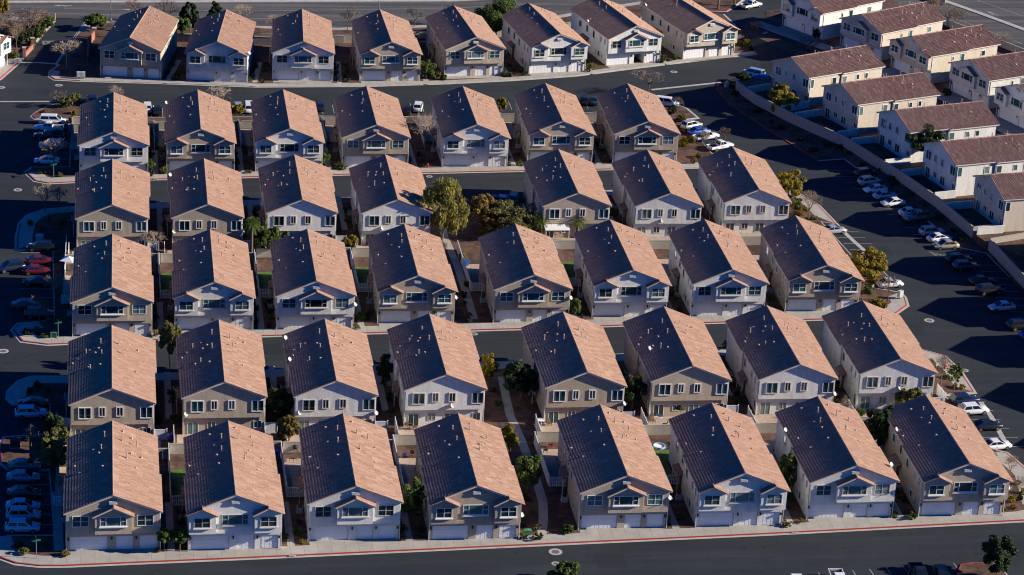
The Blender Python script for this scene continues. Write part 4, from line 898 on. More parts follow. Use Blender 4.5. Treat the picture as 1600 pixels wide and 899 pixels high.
for u, v, top, wd, k, lab, bot in [(296, 54, -8, 32, 'pine', 'dark pine behind the first gap of the top row', None), (337, 34, -2, 24, 'pine', 'small pale pine above the second roof, top row', None), (287, 64, 26, 24, 'green', 'light green tree in the first gap of the top row', 50), (150, 47, 20, 33, 'green', 'round green tree beside the red entry wall', None),
        (776, 62, -6, 58, 'green', 'big round green tree behind the fifth and sixth roofs, top row', 44), (690, 378, 276, 66, 'weep', 'tall weeping tree at the head of the central footpath', 348), (748, 360, 300, 44, 'orange', 'orange brown tree in the central courtyard', 346), (792, 366, 312, 74, 'olive', 'broad olive tree in the central courtyard', 362), (768, 372, 338, 34, 'orange', 'low rusty tree between two taller courtyard trees', 370),
        (414, 398, 348, 40, 'green', 'round green tree behind the third house, fourth row', 392), (456, 382, 352, 34, 'green', 'low round green tree next to the palm yard, fourth row', 374), (1232, 306, 262, 46, 'yellow', 'yellow green tree right of the last house, third row', 300), (1355, 436, 388, 52, 'yellow', 'golden tree right of the last house, fourth row', 432),
        (266, 580, 500, 32, 'olive', 'slim tall tree between the first two houses, fifth row', 556), (763, 602, 552, 26, 'yellow', 'light green narrow tree right of the fourth house, fifth row', 590), (812, 628, 566, 50, 'dark', 'dark spreading tree left of the fifth house, fifth row', None), (645, 820, 752, 32, 'green', 'two-tiered green tree between third and fourth houses, bottom row', 812),
        (823, 772, 706, 38, 'green', 'green tree beside the curving footpath, bottom row', 760), (797, 706, 666, 26, 'yellow', 'small bright green tree at the top of the curving footpath', 700), (1229, 772, 708, 30, 'green', 'green tree between sixth and seventh houses, bottom row', 760), (1369, 706, 626, 48, 'dark', 'large dark evergreen tree between the last two houses, bottom row', 702),
        (1419, 642, 602, 40, 'olive', 'feathery olive tree at the last patio, fifth row', 634), (986, 645, 584, 38, 'dark', 'dark tree between fifth and sixth houses, fifth row', None), (1556, 900, 838, 46, 'column', 'dark shaggy tree on the parking island at the bottom edge', 894), (879, 912, 876, 44, 'green', 'round green treetop cut by the bottom edge', 908),
        (1221, 182, 130, 40, 'yellow', 'yellow green tree between the long wall and the first sideways house', 176), (1440, 252, 192, 56, 'dark', 'dark olive tree at the corner of the fourth sideways house', 228), (432, 662, 608, 42, 'dark', 'dark tree between second and third houses, fifth row', None), (450, 694, 650, 34, 'orange', 'rust coloured tree in the patio of the third house, fifth row', 688),
        (90, 738, 668, 44, 'olive', 'dark olive tree beside the bottom corner house yard', 732), (84, 706, 648, 34, 'dark', 'dark tree added at the fence to shade the car park island', 700), (258, 862, 822, 25, 'green', 'small tree at the driveway edge of the first house, bottom row', 846), (281, 862, 822, 25, 'green', 'small tree beside its twin left of the second house, bottom row', 846), (666, 124, 92, 22, 'green', 'leafy small tree between fourth and fifth houses, top row', 118),  # dark fence tree added, and the olive beside it enlarged, to shade the island
        (1490, 615, 566, 22, 'sapling', 'thin green sapling on the verge by the blue parked car', 600), (4, 40, -20, 22, 'yellow', 'yellow green tree cut by the top left photo edge', None), (1245, 335, 312, 16, 'olive', 'small olive bush tree on the verge right of the third row', None), (548, 392, 366, 24, 'yellow', 'yellow bush tree behind the fourth house, fourth row', None),
        (897, 500, 466, 18, 'green', 'narrow green tree right of the fifth house, fourth row', None), (509, 262, 236, 12, 'green', 'slim green bush tree right of the third house, second row', None), (235, 272, 248, 13, 'green', 'conical green bush right of the first house, second row', None), (784, 176, 152, 16, 'yellow', 'small yellow tree behind the fifth house, second row', None), (371, 185, 162, 20, 'yellow', 'yellow bush tree behind the second house, second row', None), (705, 590, 560, 20, 'dark', 'small dark tree beside the fourth house, fifth row', None), (600, 600, 552, 22, 'dark', 'slim dark tree in the gap before the fourth house, fifth row', None)]:
    tree(u, v, top, wd, k, lab, bot, None)
palm(393, 408, 330, 30, 'tall palm in the gap between second and third houses, fourth row'); palm(842, 372, 332, 34, 'leafy palm left of the white patio cover'); palm(902, 372, 330, 30, 'leafy palm right of the white patio cover')
palm(1122, 14, -26, 26, 'palm at the top edge on the upper corner'); palm(1147, 10, -30, 26, 'second palm at the top edge by the white pickup')
for u, v, wd, hp, k, lab in [(103, 168, 20, 17, 'leaf_olive', 'large round shrub on the planted island'), (117, 160, 20, 15, 'leaf_olive', 'large round shrub behind its twin on the island'), (256, 271, 14, 12, 'leaf_olive', 'round olive shrub left of the second house, second row'), (535, 265, 12, 12, 'leaf_olive', 'round shrub left of the fourth house, second row'),
        (36, 866, 16, 12, 'leaf_olive', 'round shrub below the street sign in the bottom corner'), (102, 869, 15, 9, 'leaf_orange', 'low shrub at the corner driveway, bottom row'), (248, 862, 10, 7, 'leaf_orange', 'tiny shrub at the end of the first driveway, bottom row'), (473, 849, 10, 7, 'leaf_yellow', 'tiny yellow shrub left of the third house, bottom row'),
        (564, 500, 15, 13, 'leaf_green', 'clipped round shrub right of the third house, fourth row'), (1371, 476, 22, 11, 'leaf_yellow', 'low yellow shrub at the red curve, fourth row'), (1357, 458, 18, 13, 'leaf_green', 'dark green shrub below the golden tree'), (486, 108, 10, 10, 'leaf_green', 'small shrub in the top row gap by the path'), (684, 121, 10, 10, 'leaf_olive', 'small shrub left of the fifth house, top row'),
        (693, 125, 11, 9, 'leaf_green', 'second small shrub left of the fifth house, top row'), (788, 119, 11, 8, 'leaf_olive', 'low shrub right of the fifth house, top row'), (797, 120, 10, 7, 'leaf_green', 'very low shrub left of the sixth house, top row'), (1036, 94, 11, 10, 'leaf_green', 'round shrub right of the seventh house, top row'), (1053, 94, 9, 9, 'leaf_green', 'round shrub left of the last house, top row'),
        (921, 109, 14, 10, 'leaf_olive', 'round shrub right of the sixth house, top row'), (817, 117, 12, 12, 'leaf_dark', 'dark shrub left of the sixth house, top row'), (886, 832, 21, 13, 'leaf_green', 'clipped wide shrub left of the fifth house, bottom row'), (1580, 785, 13, 11, 'leaf_yellow', 'round yellow shrub near the right corner house'), (1594, 782, 10, 16, 'leaf_dark', 'upright dark shrub near the right corner house'),
        (1568, 800, 10, 10, 'leaf_orange', 'rusty shrub at the last driveway, bottom row'), (1153, 71, 9, 11, 'leaf_yellow', 'yellow shrub right of the last house, top row'), (1166, 72, 10, 13, 'leaf_yellow', 'taller yellow shrub right of the last house, top row'), (1174, 78, 12, 9, 'leaf_dark', 'dark flat shrub near the corner pavement, top row'), (1242, 322, 15, 13, 'leaf_green', 'green shrub at the top of the verge, third row'),
        (1247, 338, 20, 12, 'leaf_orange', 'tan shrub on the verge, third row'), (1065, 190, 18, 12, 'leaf_olive', 'wide olive shrub above the silver parked car'), (1050, 178, 14, 12, 'leaf_dark', 'dark shrub near the small white van, second row'), (1068, 228, 15, 14, 'leaf_yellow', 'yellow shrub right of the last house, second row'), (1083, 256, 8, 12, 'leaf_yellow', 'small yellow shrub below the pickup bed'),
        (42, 60, 22, 18, 'leaf_dark', 'dark thicket shrub in the entry corner grove'), (20, 52, 26, 16, 'leaf_olive', 'olive thicket shrub at the entry corner'), (48, 72, 18, 14, 'leaf_green', 'green shrub left of the second entry pillar'), (75, 44, 20, 18, 'leaf_green', 'dense hedge shrub beside the entry drive'), (60, 58, 20, 20, 'leaf_green', 'green hedge shrub behind the entry pillar'), (68, 34, 22, 10, 'leaf_dark', 'dark hedge shrub at the wide road'), (30, 66, 18, 14, 'leaf_dark', 'dark shrub behind the low red wall'), (22, 92, 16, 14, 'leaf_olive', 'olive shrub at the wall of the corner house'),
        (12, 90, 12, 12, 'leaf_dark', 'dark shrub against the corner house'), (115, 178, 12, 6, 'leaf_yellow', 'flat yellow shrub near the beige yard wall'), (115, 190, 14, 9, 'leaf_orange', 'rusty shrub behind the white van'), (70, 176, 8, 5, 'leaf_orange', 'tiny rusty shrub at the island tip'), (1505, 352+28, 12, 10, 'leaf_yellow', 'small yellow shrub at the long wall corner'),
        (1240, 213, 10, 6, 'leaf_yellow', 'small bright shrub outside the long wall'), (1400, 286, 26, 14, 'leaf_dark', 'dark shrub outside the long wall behind parked cars'), (1310, 236, 20, 10, 'leaf_dark', 'dark low shrub outside the long wall, upper part'), (600, 385, 16, 10, 'leaf_orange', 'tan flowering shrub behind the fourth house, fourth row'), (535, 388, 18, 14, 'leaf_green', 'green shrub behind the third house, fourth row'),
        (1155, 630, 16, 12, 'leaf_green', 'green shrub at the patio of the seventh house, fifth row'), (1258, 628, 24, 12, 'leaf_green', 'green shrub in front of the seventh house windows, fifth row'), (1300, 628, 22, 12, 'leaf_yellow', 'yellow shrub in front of the seventh house corner, fifth row'), (1345, 650, 16, 14, 'leaf_green', 'green shrub behind the seventh house, bottom row'), (1135, 545, 16, 14, 'leaf_dark', 'dark shrub left of the seventh house, fifth row'),
        (1180, 120, 16, 10, 'leaf_dark', 'dark shrub in the bed by the blue van'), (1140, 132, 16, 8, 'leaf_green', 'green shrub at the tip of the shaded bed'), (1160, 128, 20, 16, 'leaf_dark', 'large dark shrub in the shaded bed'), (1275, 60, 14, 16, 'leaf_dark', 'dark shrub between the first sideways garages'),
        (1390, 120, 18, 12, 'leaf_dark', 'dark shrub by the third sideways garage'), (1478, 150, 16, 12, 'leaf_dark', 'dark shrub by the fourth sideways garage'), (730, 448, 12, 10, 'leaf_green', 'green shrub beside the central footpath'), (722, 408, 12, 14, 'leaf_yellow', 'yellow shrub by the blue bin'), (880, 500, 12, 8, 'leaf_yellow', 'tiny yellow shrub by the narrow green tree')]:
    shrub(u, v, wd, hp, k, lab)
for u, v in ((1150, 150), (1166, 163), (1183, 178), (1203, 194), (1222, 205), (1250, 222), (1272, 236), (1296, 233), (1325, 244), (1350, 260), (1372, 273), (1398, 292), (1425, 310), (1446, 328), (1470, 345), (1490, 366), (1560, 408), (1590, 440)):
    shrub(u+rnd.uniform(-3, 3), v+rnd.uniform(-2, 2), rnd.uniform(9, 17), rnd.uniform(7, 12), 'leaf_dark', 'dark desert shrub in the planted strip before the long wall', 'dark shrubs of the strip before the long wall')
for u, v in ((48, 350), (62, 360), (78, 345), (95, 352), (60, 520), (72, 527), (44, 522), (60, 605), (74, 612), (45, 614), (40, 690), (60, 722), (30, 852), (48, 858), (70, 850), (75, 272), (92, 275), (62, 270)):
    shrub(u+rnd.uniform(-3, 3), v+rnd.uniform(-2, 2), rnd.uniform(8, 15), rnd.uniform(6, 11), rnd.choice(('leaf_dark', 'leaf_olive')), 'low shrub in a planting bed of the shaded car park side', 'low shrubs of the car park beds')
for u, v in ((1455, 565), (1466, 578), (1478, 592), (1490, 604), (1452, 600), (1500, 608), (1366, 440), (1380, 482), (1350, 478), (1250, 318), (1258, 330), (1270, 342), (1080, 222), (1092, 246), (1100, 252), (1072, 206), (1588, 758), (1598, 770), (1586, 795), (1160, 60), (1180, 72), (1140, 80)):
    shrub(u+rnd.uniform(-3, 3), v+rnd.uniform(-2, 2), rnd.uniform(7, 13), rnd.uniform(5, 10), rnd.choice(('leaf_olive', 'leaf_yellow', 'leaf_orange')), 'small dry shrub on the sunny gravel verge', 'small dry shrubs of the gravel verges')
# dark low plants in every gap
k = 0
for r in (1, 2, 4, 6, 5, 3):
    for i, (x, y, rz, c, v) in enumerate(ROWS[r][:-1]):
        for side, sx in (('left', 6.75), ('right', 8.95)):
            for yy in ((1.5, 4.5, 8.0, 11) if RK[r] == 'F' else (8, 12.5, 17)):
                if rnd.random() < .3: continue
                t = R(rz); a, b = sx+rnd.uniform(-.2, .3), yy+rnd.uniform(-1.2, 1.2); sc = rnd.uniform(.7, 1.35)
                if k < 12: cache[('bush', k)] = crown_mesh('shrub', 1.2, .95, M[('leaf_dark', 'leaf_olive', 'leaf_green')[k % 3]], 420, .16, 16, 'round', None, 900+k)
                o = link('shrub', cache[('bush', k % 12)], None, f'low shrub in the side passage after the {ORD[i]} house of the {RN[r]}', 'shrub', f'low shrubs in the passage after the {ORD[i]} house of the {RN[r]}', None, (x+a*math.cos(t)-b*math.sin(t), y+a*math.sin(t)+b*math.cos(t), .08), (0, 0, rnd.uniform(0, 6)))
                o.scale = (sc, sc, sc*rnd.uniform(.7, 1.3)); k += 1

for r in (2, 4, 6, 5, 3):
    for i, (x, y, rz, c, v) in enumerate(ROWS[r]):
        yy = 9.6 if RK[r] == 'F' else 15.5
        t = thing('air_conditioner', f'pale air conditioner against the {ORD[i]} house of the {RN[r]}', 'air conditioner', (x-6.75, y+yy, .13), 0, 'air conditioners in the side passages')
        mb = MB(); mb.box(-.4, .4, -.4, .4, .06, .8); mb.obj('casing', M['box'], t); mb = MB(); mb.tube((0, 0, .802), (0, 0, .86), .33, .33, 12); mb.obj('fan_grille', M['lamp'], t); mb = MB(); mb.box(-.5, .5, -.5, .5, 0, .058); mb.obj('pad', M['kerb'], t)
# ------------------------------------------------------------------ cars
def loft(mb, st, hwf=1.0):
    """st: (x, z0, z1, half width); rounded sections joined along x"""
    o = len(mb.v); n = 10
    for x, z0, z1, hw in st:
        zm = z0+(z1-z0)*.45
        half = [(0, z0), (hw*.8, z0), (hw*.97, z0+.08), (hw, zm), (hw*.96, z1-.09), (hw*.82, z1)]
        ring_ = half+[(-y, z) for y, z in reversed(half[1:])]
        mb.v += [(x, y, z) for y, z in ring_]
        n = len(ring_)
    for i in range(len(st)-1):
        for j in range(n): mb.f.append((o+i*n+j, o+i*n+(j+1) % n, o+(i+1)*n+(j+1) % n, o+(i+1)*n+j))
    mb.f.append(tuple(o+j for j in range(n-1, -1, -1))); mb.f.append(tuple(o+(len(st)-1)*n+j for j in range(n)))
SPEC = {  # length, half width, lower body stations, cabin (rear belt, front belt, rear roof, front roof, belt z, roof z)
 'sedan': (4.7, .92, [(-2.35, .42, .78, .70), (-2.25, .28, .94, .84), (-1.5, .2, 1.0, .91), (0, .2, .97, .92), (1.0, .2, .95, .91), (1.9, .24, .86, .86), (2.25, .3, .74, .76), (2.35, .4, .62, .62)], (-1.95, 1.35, -.95, .25, .96, 1.45)),
 'suv': (4.7, .95, [(-2.35, .45, 1.0, .80), (-2.28, .34, 1.08, .88), (-1.5, .27, 1.1, .94), (0, .27, 1.08, .95), (1.05, .27, 1.05, .94), (1.95, .3, 1.0, .89), (2.28, .36, .86, .80), (2.35, .45, .74, .68)], (-2.25, 1.35, -1.75, .4, 1.06, 1.70)),
 'van': (5.1, .98, [(-2.55, .42, 1.05, .84), (-2.48, .32, 1.1, .92), (-1.5, .26, 1.1, .97), (.4, .26, 1.08, .98), (1.5, .27, 1.0, .96), (2.2, .3, .88, .88), (2.48, .36, .76, .78), (2.55, .45, .66, .64)], (-2.47, 1.75, -2.2, .85, 1.06, 1.80)),
 'pickup': (5.7, .98, [(-2.85, .6, .80, .94), (-2.8, .5, .82, .97), (-1.4, .42, .82, .97), (-.75, .38, .84, .97), (-.7, .38, 1.12, .97), (1.1, .36, 1.1, .97), (2.0, .38, 1.07, .95), (2.6, .42, .98, .90), (2.85, .5, .8, .8)], (-.72, 1.25, -.5, .55, 1.1, 1.82))}
def car_template(kind, colr):
    key = ('car', kind, colr)
    if key in cache: return cache[key]
    ln, hw, st, (xb, xf, rb, rf, zb, zt) = SPEC[kind]; T = []; paint = M['car_'+colr]
    b = MB(); b.smooth = True; loft(b, st)
    bo, ro = hw*.93, hw*.72
    c8 = [(xb, -bo, zb-.05), (xf, -bo, zb-.05), (xf, bo, zb-.05), (xb, bo, zb-.05), (rb, -ro, zt), (rf, -ro, zt), (rf, ro, zt), (rb, ro, zt)]
    cab = MB(); cab.add(c8, [(4, 5, 6, 7), (0, 1, 5, 4), (2, 3, 7, 6), (1, 2, 6, 5), (3, 0, 4, 7)])
    cab.prism_z([(rb+.08, -ro+.06), (rf-.08, -ro+.06), (rf-.08, ro-.06), (rb+.08, ro-.06)], zt, zt+.045)
    if kind == 'pickup':
        for y0, y1 in ((-.97, -.87), (.87, .97)): cab.box(-2.8, -.72, y0, y1, .7, 1.12)
        cab.box(-2.84, -2.74, -.96, .96, .6, 1.1)
    T.append(('body', b.mesh('body', paint), [])); T.append(('cabin', cab.mesh('cabin', paint), []))
    if kind == 'pickup':
        q = MB(); q.box(-2.74, -.74, -.86, .86, .80, .845); T.append(('bed_liner', q.mesh('bed_liner', M['bumper']), []))
    V = [Vector(p) for p in c8]
    def glassq(name, i, j, k_, l, u0, u1, v0, v1):
        a, b_, c_, d_ = V[i], V[j], V[k_], V[l]; n = (b_-a).cross(d_-a).normalized()*.014
        f = lambda s, t: (a.lerp(b_, s)).lerp(d_.lerp(c_, s), t)+n
        g = MB(); g.add([f(u0, v0), f(u1, v0), f(u1, v1), f(u0, v1)], [(0, 1, 2, 3)]); T.append((name, g.mesh(name, M['carglass']), []))
    glassq('windscreen', 1, 2, 6, 5, .05, .95, .12, .93); glassq('rear_window', 3, 0, 4, 7, .07, .93, .2, .9)
    for a in ((.06, .46), (.51, .92)):
        glassq('side_window', 0, 1, 5, 4, a[0], a[1], .2, .9); glassq('side_window', 2, 3, 7, 6, 1-a[1], 1-a[0], .2, .9)
    rw = .33 if kind == 'sedan' else .38
    for x in (-ln*.29, ln*.305):
        for s in (-1, 1):
            w_ = MB(); w_.tube((x, s*(hw-.2), rw), (x, s*(hw+.012), rw), rw, rw, 14)
            q = MB(); q.tube((x, s*(hw-.05), rw), (x, s*(hw+.02), rw), rw*.62, rw*.6, 10)
            T.append(('wheel', w_.mesh('wheel', M['tyre']), [('rim', q.mesh('rim', M['rim']))]))
    f = ln/2
    for s in (-1, 1):
        q = MB(); q.box(f-.32, f-.03, s*hw*.68-.13, s*hw*.68+.13, .62 if kind == 'sedan' else .74, .74 if kind == 'sedan' else .88); T.append(('headlight', q.mesh('headlight', M['headlight']), []))
        q = MB(); q.box(-f-.01, -f+.2, s*hw*.76-.1, s*hw*.76+.1, .72, .9 if kind == 'sedan' else 1.02); T.append(('taillight', q.mesh('taillight', M['taillight']), []))
    q = MB(); q.box(f-.1, f+.03, -hw*.7, hw*.7, .34, .5); T.append(('bumper', q.mesh('bumper', M['bumper']), []))
    cache[key] = T; return T
def car(kind, colr, rear, front, label, group=None):
    a, b = P(*rear), P(*front); c = (a+b)/2; d = b-a
    t = thing({'sedan': 'sedan_car', 'suv': 'suv_car', 'van': 'minivan', 'pickup': 'pickup_truck'}[kind], label, 'truck' if kind == 'pickup' else 'van' if kind == 'van' else 'car', (c.x, c.y, 0.005), math.atan2(d.y, d.x), group)
    for n, me, subs in car_template(kind, colr):
        o = link(n, me, t)
        for sn, sm in subs: link(sn, sm, o)
for k, c, r, f, lab in [
  ('van', 'white', (63, 193), (101, 194), 'white van parked nose to the island with a white pickup beside it'), ('pickup', 'white', (101, 206), (52, 204), 'white pickup truck in the upper left car park'), ('pickup', 'black', (98, 218), (54, 217), 'dark pickup truck in shade below the white pickup'), ('suv', 'paleblue', (100, 232), (61, 231), 'pale car under the brown bare tree'), ('sedan', 'white', (93, 256), (54, 255), 'white sedan above the left curved pavement'),
  ('suv', 'black', (82, 392), (46, 391), 'black car beside the utility box, left car park'), ('sedan', 'maroon', (42, 413), (82, 412), 'upper red car in the left car park'), ('sedan', 'maroon', (36, 428), (78, 427), 'lower red car in the left car park'), ('suv', 'navy', (24, 422), (10, 424), 'dark blue car driving past the red cars'), ('sedan', 'black', (78, 446), (38, 445), 'black sedan below the red cars'), ('sedan', 'red', (20, 482), (62, 481), 'dark red car in deep shade, left car park'), ('suv', 'black', (40, 496), (82, 496), 'black car beside the dark bare tree'),
  ('sedan', 'black', (72, 636), (30, 635), 'black car in shade above a pale blue one'), ('suv', 'paleblue', (27, 652), (70, 651), 'pale blue car in the shaded lower left car park'),
  ('sedan', 'grey', (15, 733), (62, 733), 'grey car at the shaded island, lower left'), ('sedan', 'steel', (13, 751), (60, 751), 'pale blue car below the grey one'), ('sedan', 'black', (15, 776), (60, 776), 'black sedan in the lower left car park'), ('sedan', 'paleblue', (14, 796), (58, 796), 'pale blue wagon, top of the three lower left cars'), ('suv', 'silver', (14, 811), (60, 811), 'silver car between two pale blue cars'), ('suv', 'paleblue', (11, 830), (60, 830), 'pale blue wagon at the bottom of the left car park'),
  ('suv', 'white', (231, 184), (229, 162), 'white car nosed out behind the first gap, second row'), ('suv', 'black', (146, 172), (142, 152), 'black car behind the first roof of the second row'), ('sedan', 'black', (247, 187), (245, 166), 'black car beside the white one, first gap'), ('suv', 'silver', (373, 184), (370, 162), 'silver car in the second gap, second row'), ('van', 'white', (390, 184), (387, 162), 'white van in the second gap, second row'), ('suv', 'navy', (501, 180), (497, 162), 'navy car in the third gap, second row'),
  ('suv', 'white', (650, 184), (656, 160), 'white car with black trim in the fourth gap, second row'), ('sedan', 'black', (634, 187), (637, 166), 'black car beside the white one, fourth gap'), ('suv', 'black', (911, 172), (914, 151), 'black car behind the sixth gap, second row'), ('sedan', 'green', (926, 172), (930, 151), 'dark green car next to the sixth gap'), ('van', 'white', (1030, 164), (1053, 167), 'small white van behind the last house, second row'),
  ('suv', 'silver', (1062, 205), (1098, 197), 'silver car, first of the four sunny cars, second row'), ('sedan', 'blue', (1070, 213), (1113, 206), 'bright blue car between silver car and white pickup'), ('pickup', 'white', (1084, 222), (1122, 215), 'white pickup beside the blue car'), ('pickup', 'white', (1102, 238), (1148, 229), 'white pickup with dark bed by the third row roof'),
  ('pickup', 'white', (1157, 16), (1190, 9), 'white pickup at the top edge by the palms'), ('sedan', 'white', (1180, 60), (1151, 62), 'white sedan near the mailbox cluster, top row'), ('van', 'paleblue', (1188, 122), (1165, 117), 'pale van behind the first sideways house'), ('suv', 'blue', (1198, 130), (1180, 126), 'blue car behind the first sideways house'), ('suv', 'navy', (758, 322), (788, 318), 'navy car in the courtyard bay, third row'), ('sedan', 'paleblue', (783, 328), (787, 306), 'pale blue car in the courtyard bay, third row'), ('suv', 'grey', (800, 326), (804, 304), 'grey car near the fifth house, third row'),
  ('suv', 'black', (1335, 278), (1370, 274), 'black car, uppermost along the long wall'), ('suv', 'silver', (1340, 291), (1376, 286), 'silver car, second down along the long wall'), ('sedan', 'white', (1384, 299), (1350, 302), 'white sedan, third down along the long wall'), ('sedan', 'paleblue', (1364, 312), (1401, 308), 'pale blue sedan, fourth down along the long wall'), ('sedan', 'white', (1413, 320), (1377, 323), 'white sedan lit by a strip of sun'), ('sedan', 'white', (1404, 338), (1441, 335), 'white sedan beside the pickup along the long wall'), ('pickup', 'grey', (1455, 342), (1412, 347), 'grey pickup along the long wall'),
  ('suv', 'silver', (1437, 369), (1474, 366), 'silver car below the pickup along the long wall'), ('sedan', 'white', (1449, 379), (1485, 375), 'white sedan next to the champagne one'), ('sedan', 'champagne', (1497, 387), (1458, 389), 'champagne sedan at the hatched stall'), ('suv', 'black', (1475, 412), (1518, 409), 'black car just below the hatched stall'), ('suv', 'navy', (1486, 423), (1530, 420), 'navy car second below the hatched stall'), ('sedan', 'black', (1512, 445), (1555, 442), 'black sedan third below the hatched stall'), ('suv', 'black', (1524, 460), (1566, 457), 'black car above the blue sedan'),
  ('sedan', 'paleblue', (1588, 483), (1542, 486), 'pale blue sedan alone in the right shade'), ('suv', 'black', (1572, 516), (1614, 512), 'black car at the right edge'), ('sedan', 'blue', (1590, 530), (1635, 526), 'blue car cut by the right edge'),
  ('sedan', 'silver', (1286, 366), (1319, 363), 'silver sedan beside the last house, fourth row'), ('sedan', 'white', (1376, 449), (1404, 447), 'white car hidden behind the curve tree'), ('suv', 'navy', (1484, 633), (1527, 629), 'navy car right of the last house, fifth row'), ('suv', 'white', (1502, 648), (1539, 645), 'white car with roof rails right of the last house'), ('sedan', 'black', (1520, 672), (1562, 669), 'black car below the white one, right stalls'), ('sedan', 'white', (1536, 703), (1576, 699), 'white sedan behind the last roof, bottom row'),
  ('pickup', 'white', (1302, 896), (1318, 936), 'white pickup with dark bed at the bottom edge'), ('pickup', 'black', (1426, 886), (1446, 926), 'black pickup at the bottom edge'), ('suv', 'black', (1462, 890), (1480, 928), 'black car beside the black pickup, bottom edge'), ('van', 'white', (1240, 910), (1252, 946), 'white van roof just inside the bottom edge')]:
    car(k, c, r, f, lab)

# ------------------------------------------------------------------ small things
def street_sign(u, v, label, h=2.9, rz=.2):
    p = P(u, v); t = thing('street_sign', label, 'sign', (p.x, p.y, .1), rz)
    mb = MB(); mb.tube((0, 0, 0), (0, 0, h), .05, .05, 8); mb.obj('post', M['post'], t)
    mb = MB(); mb.box(-.6, .6, -.02, .02, h-.32, h-.05); mb.obj('blade', M['sign'], t)
    mb = MB(); mb.box(-.02, .02, -.6, .6, h-.03, h+.22); mb.obj('blade', M['sign'], t)
street_sign(57, 874, 'green street sign in the bottom left corner bed'); street_sign(91, 530, 'green street sign by the red curb of the fourth row'); street_sign(104, 108, 'green street sign by the round bare tree at the entry'); street_sign(84, 280, 'street sign on the left curved pavement, second row')
for u, v, lab in ((1362, 466, 'thin sign post at the curve of the fourth row'), (1462, 590, 'thin post beside the last house of the fifth row'), (1555, 722, 'thin post by the white sedan, bottom row')):
    p = P(u, v); t = thing('sign_post', lab, 'sign', (p.x, p.y, .1), .4); mb = MB(); mb.tube((0, 0, 0), (0, 0, 2.4), .035, .035, 6); mb.obj('post', M['post'], t); mb = MB(); mb.box(-.2, .2, -.015, .015, 1.9, 2.4); mb.obj('plate', M['kerb'], t)
def hydrant(u, v, label):
    p = P(u, v); t = thing('fire_hydrant', label, 'hydrant', (p.x, p.y, .12))
    mb = MB(); mb.tube((0, 0, 0), (0, 0, .65), .15, .14, 10); mb.tube((0, 0, .65), (0, 0, .85), .18, .06, 10); mb.tube((0, 0, 0), (0, 0, .06), .22, .22, 10); mb.obj('barrel', M['hydrant'], t)
    for s in (-1, 1):
        mb = MB(); mb.tube((0, 0, .5), (s*.26, 0, .5), .08, .08, 8); mb.obj('outlet', M['hydrant'], t)
hydrant(122, 161, 'red hydrant behind the round island shrubs'); hydrant(668, 263, 'red hydrant on the pavement left of the fifth house, second row'); hydrant(1476, 577, 'red hydrant on the verge right of the fifth row')
def cluster_box(u, v, label, rz, n=1, mt='box', wd=.8, h=1.45):
    p = P(u, v); t = thing('mailbox_cluster', label, 'mailbox', (p.x, p.y, .12), rz)
    for k in range(n):
        x = k*(wd+.1); mb = MB(); mb.box(x-wd/2, x+wd/2, -.28, .28, .4, h); mb.obj('cabinet', M[mt], t)
        mb = MB(); mb.box(x-.15, x+.15, -.15, .15, 0, .4); mb.obj('pedestal', M['post'], t)
        for i in range(4):
            mb = MB(); mb.box(x-wd/2+.05, x+wd/2-.05, -.30, -.282, .45+i*.24, .66+i*.24); mb.obj('door', M['box'], t)
cluster_box(123, 124, 'twin grey mailboxes left of the first house, top row', 0, 2); cluster_box(1193, 66, 'tall pale mailbox cluster near the white sedan', .9, 2, 'box', .9, 1.9); cluster_box(1406, 468, 'pale blue mailbox at the red curve, fourth row', .5, 1, 'box', .9, 1.5); cluster_box(1135, 140, 'blue grey mailbox at the tip of the shaded bed', .3, 1)
def util(u, v, label, w_, d_, h_, mt):
    p = P(u, v); t = thing('utility_box', label, 'utility box', (p.x, p.y, .12)); mb = MB(); mb.box(-w_/2, w_/2, -d_/2, d_/2, .08, h_); mb.obj('cabinet', M[mt], t)
    mb = MB(); mb.box(-w_/2-.08, w_/2+.08, -d_/2-.08, d_/2+.08, 0, .078); mb.obj('plinth', M['kerb'], t); mb = MB(); mb.prism_y([(-w_/2-.03, h_+.002), (w_/2+.03, h_+.002), (w_/2+.03, h_+.05), (0, h_+.1), (-w_/2-.03, h_+.05)], -d_/2-.03, d_/2+.03); mb.obj('lid', M[mt], t)
util(62, 379, 'pale utility box beside the black car, left car park', 1.3, 1.0, 1.2, 'box'); util(84, 528, 'green utility box below the street sign, fourth row', 1.0, .8, .8, 'boxgreen'); util(824, 837, 'small green utility box by the curving footpath, bottom row', 1.0, .7, .7, 'boxgreen'); util(24, 699, 'utility cabinet in the dark lower left island', 1.4, 1.2, 1.1, 'bumper')
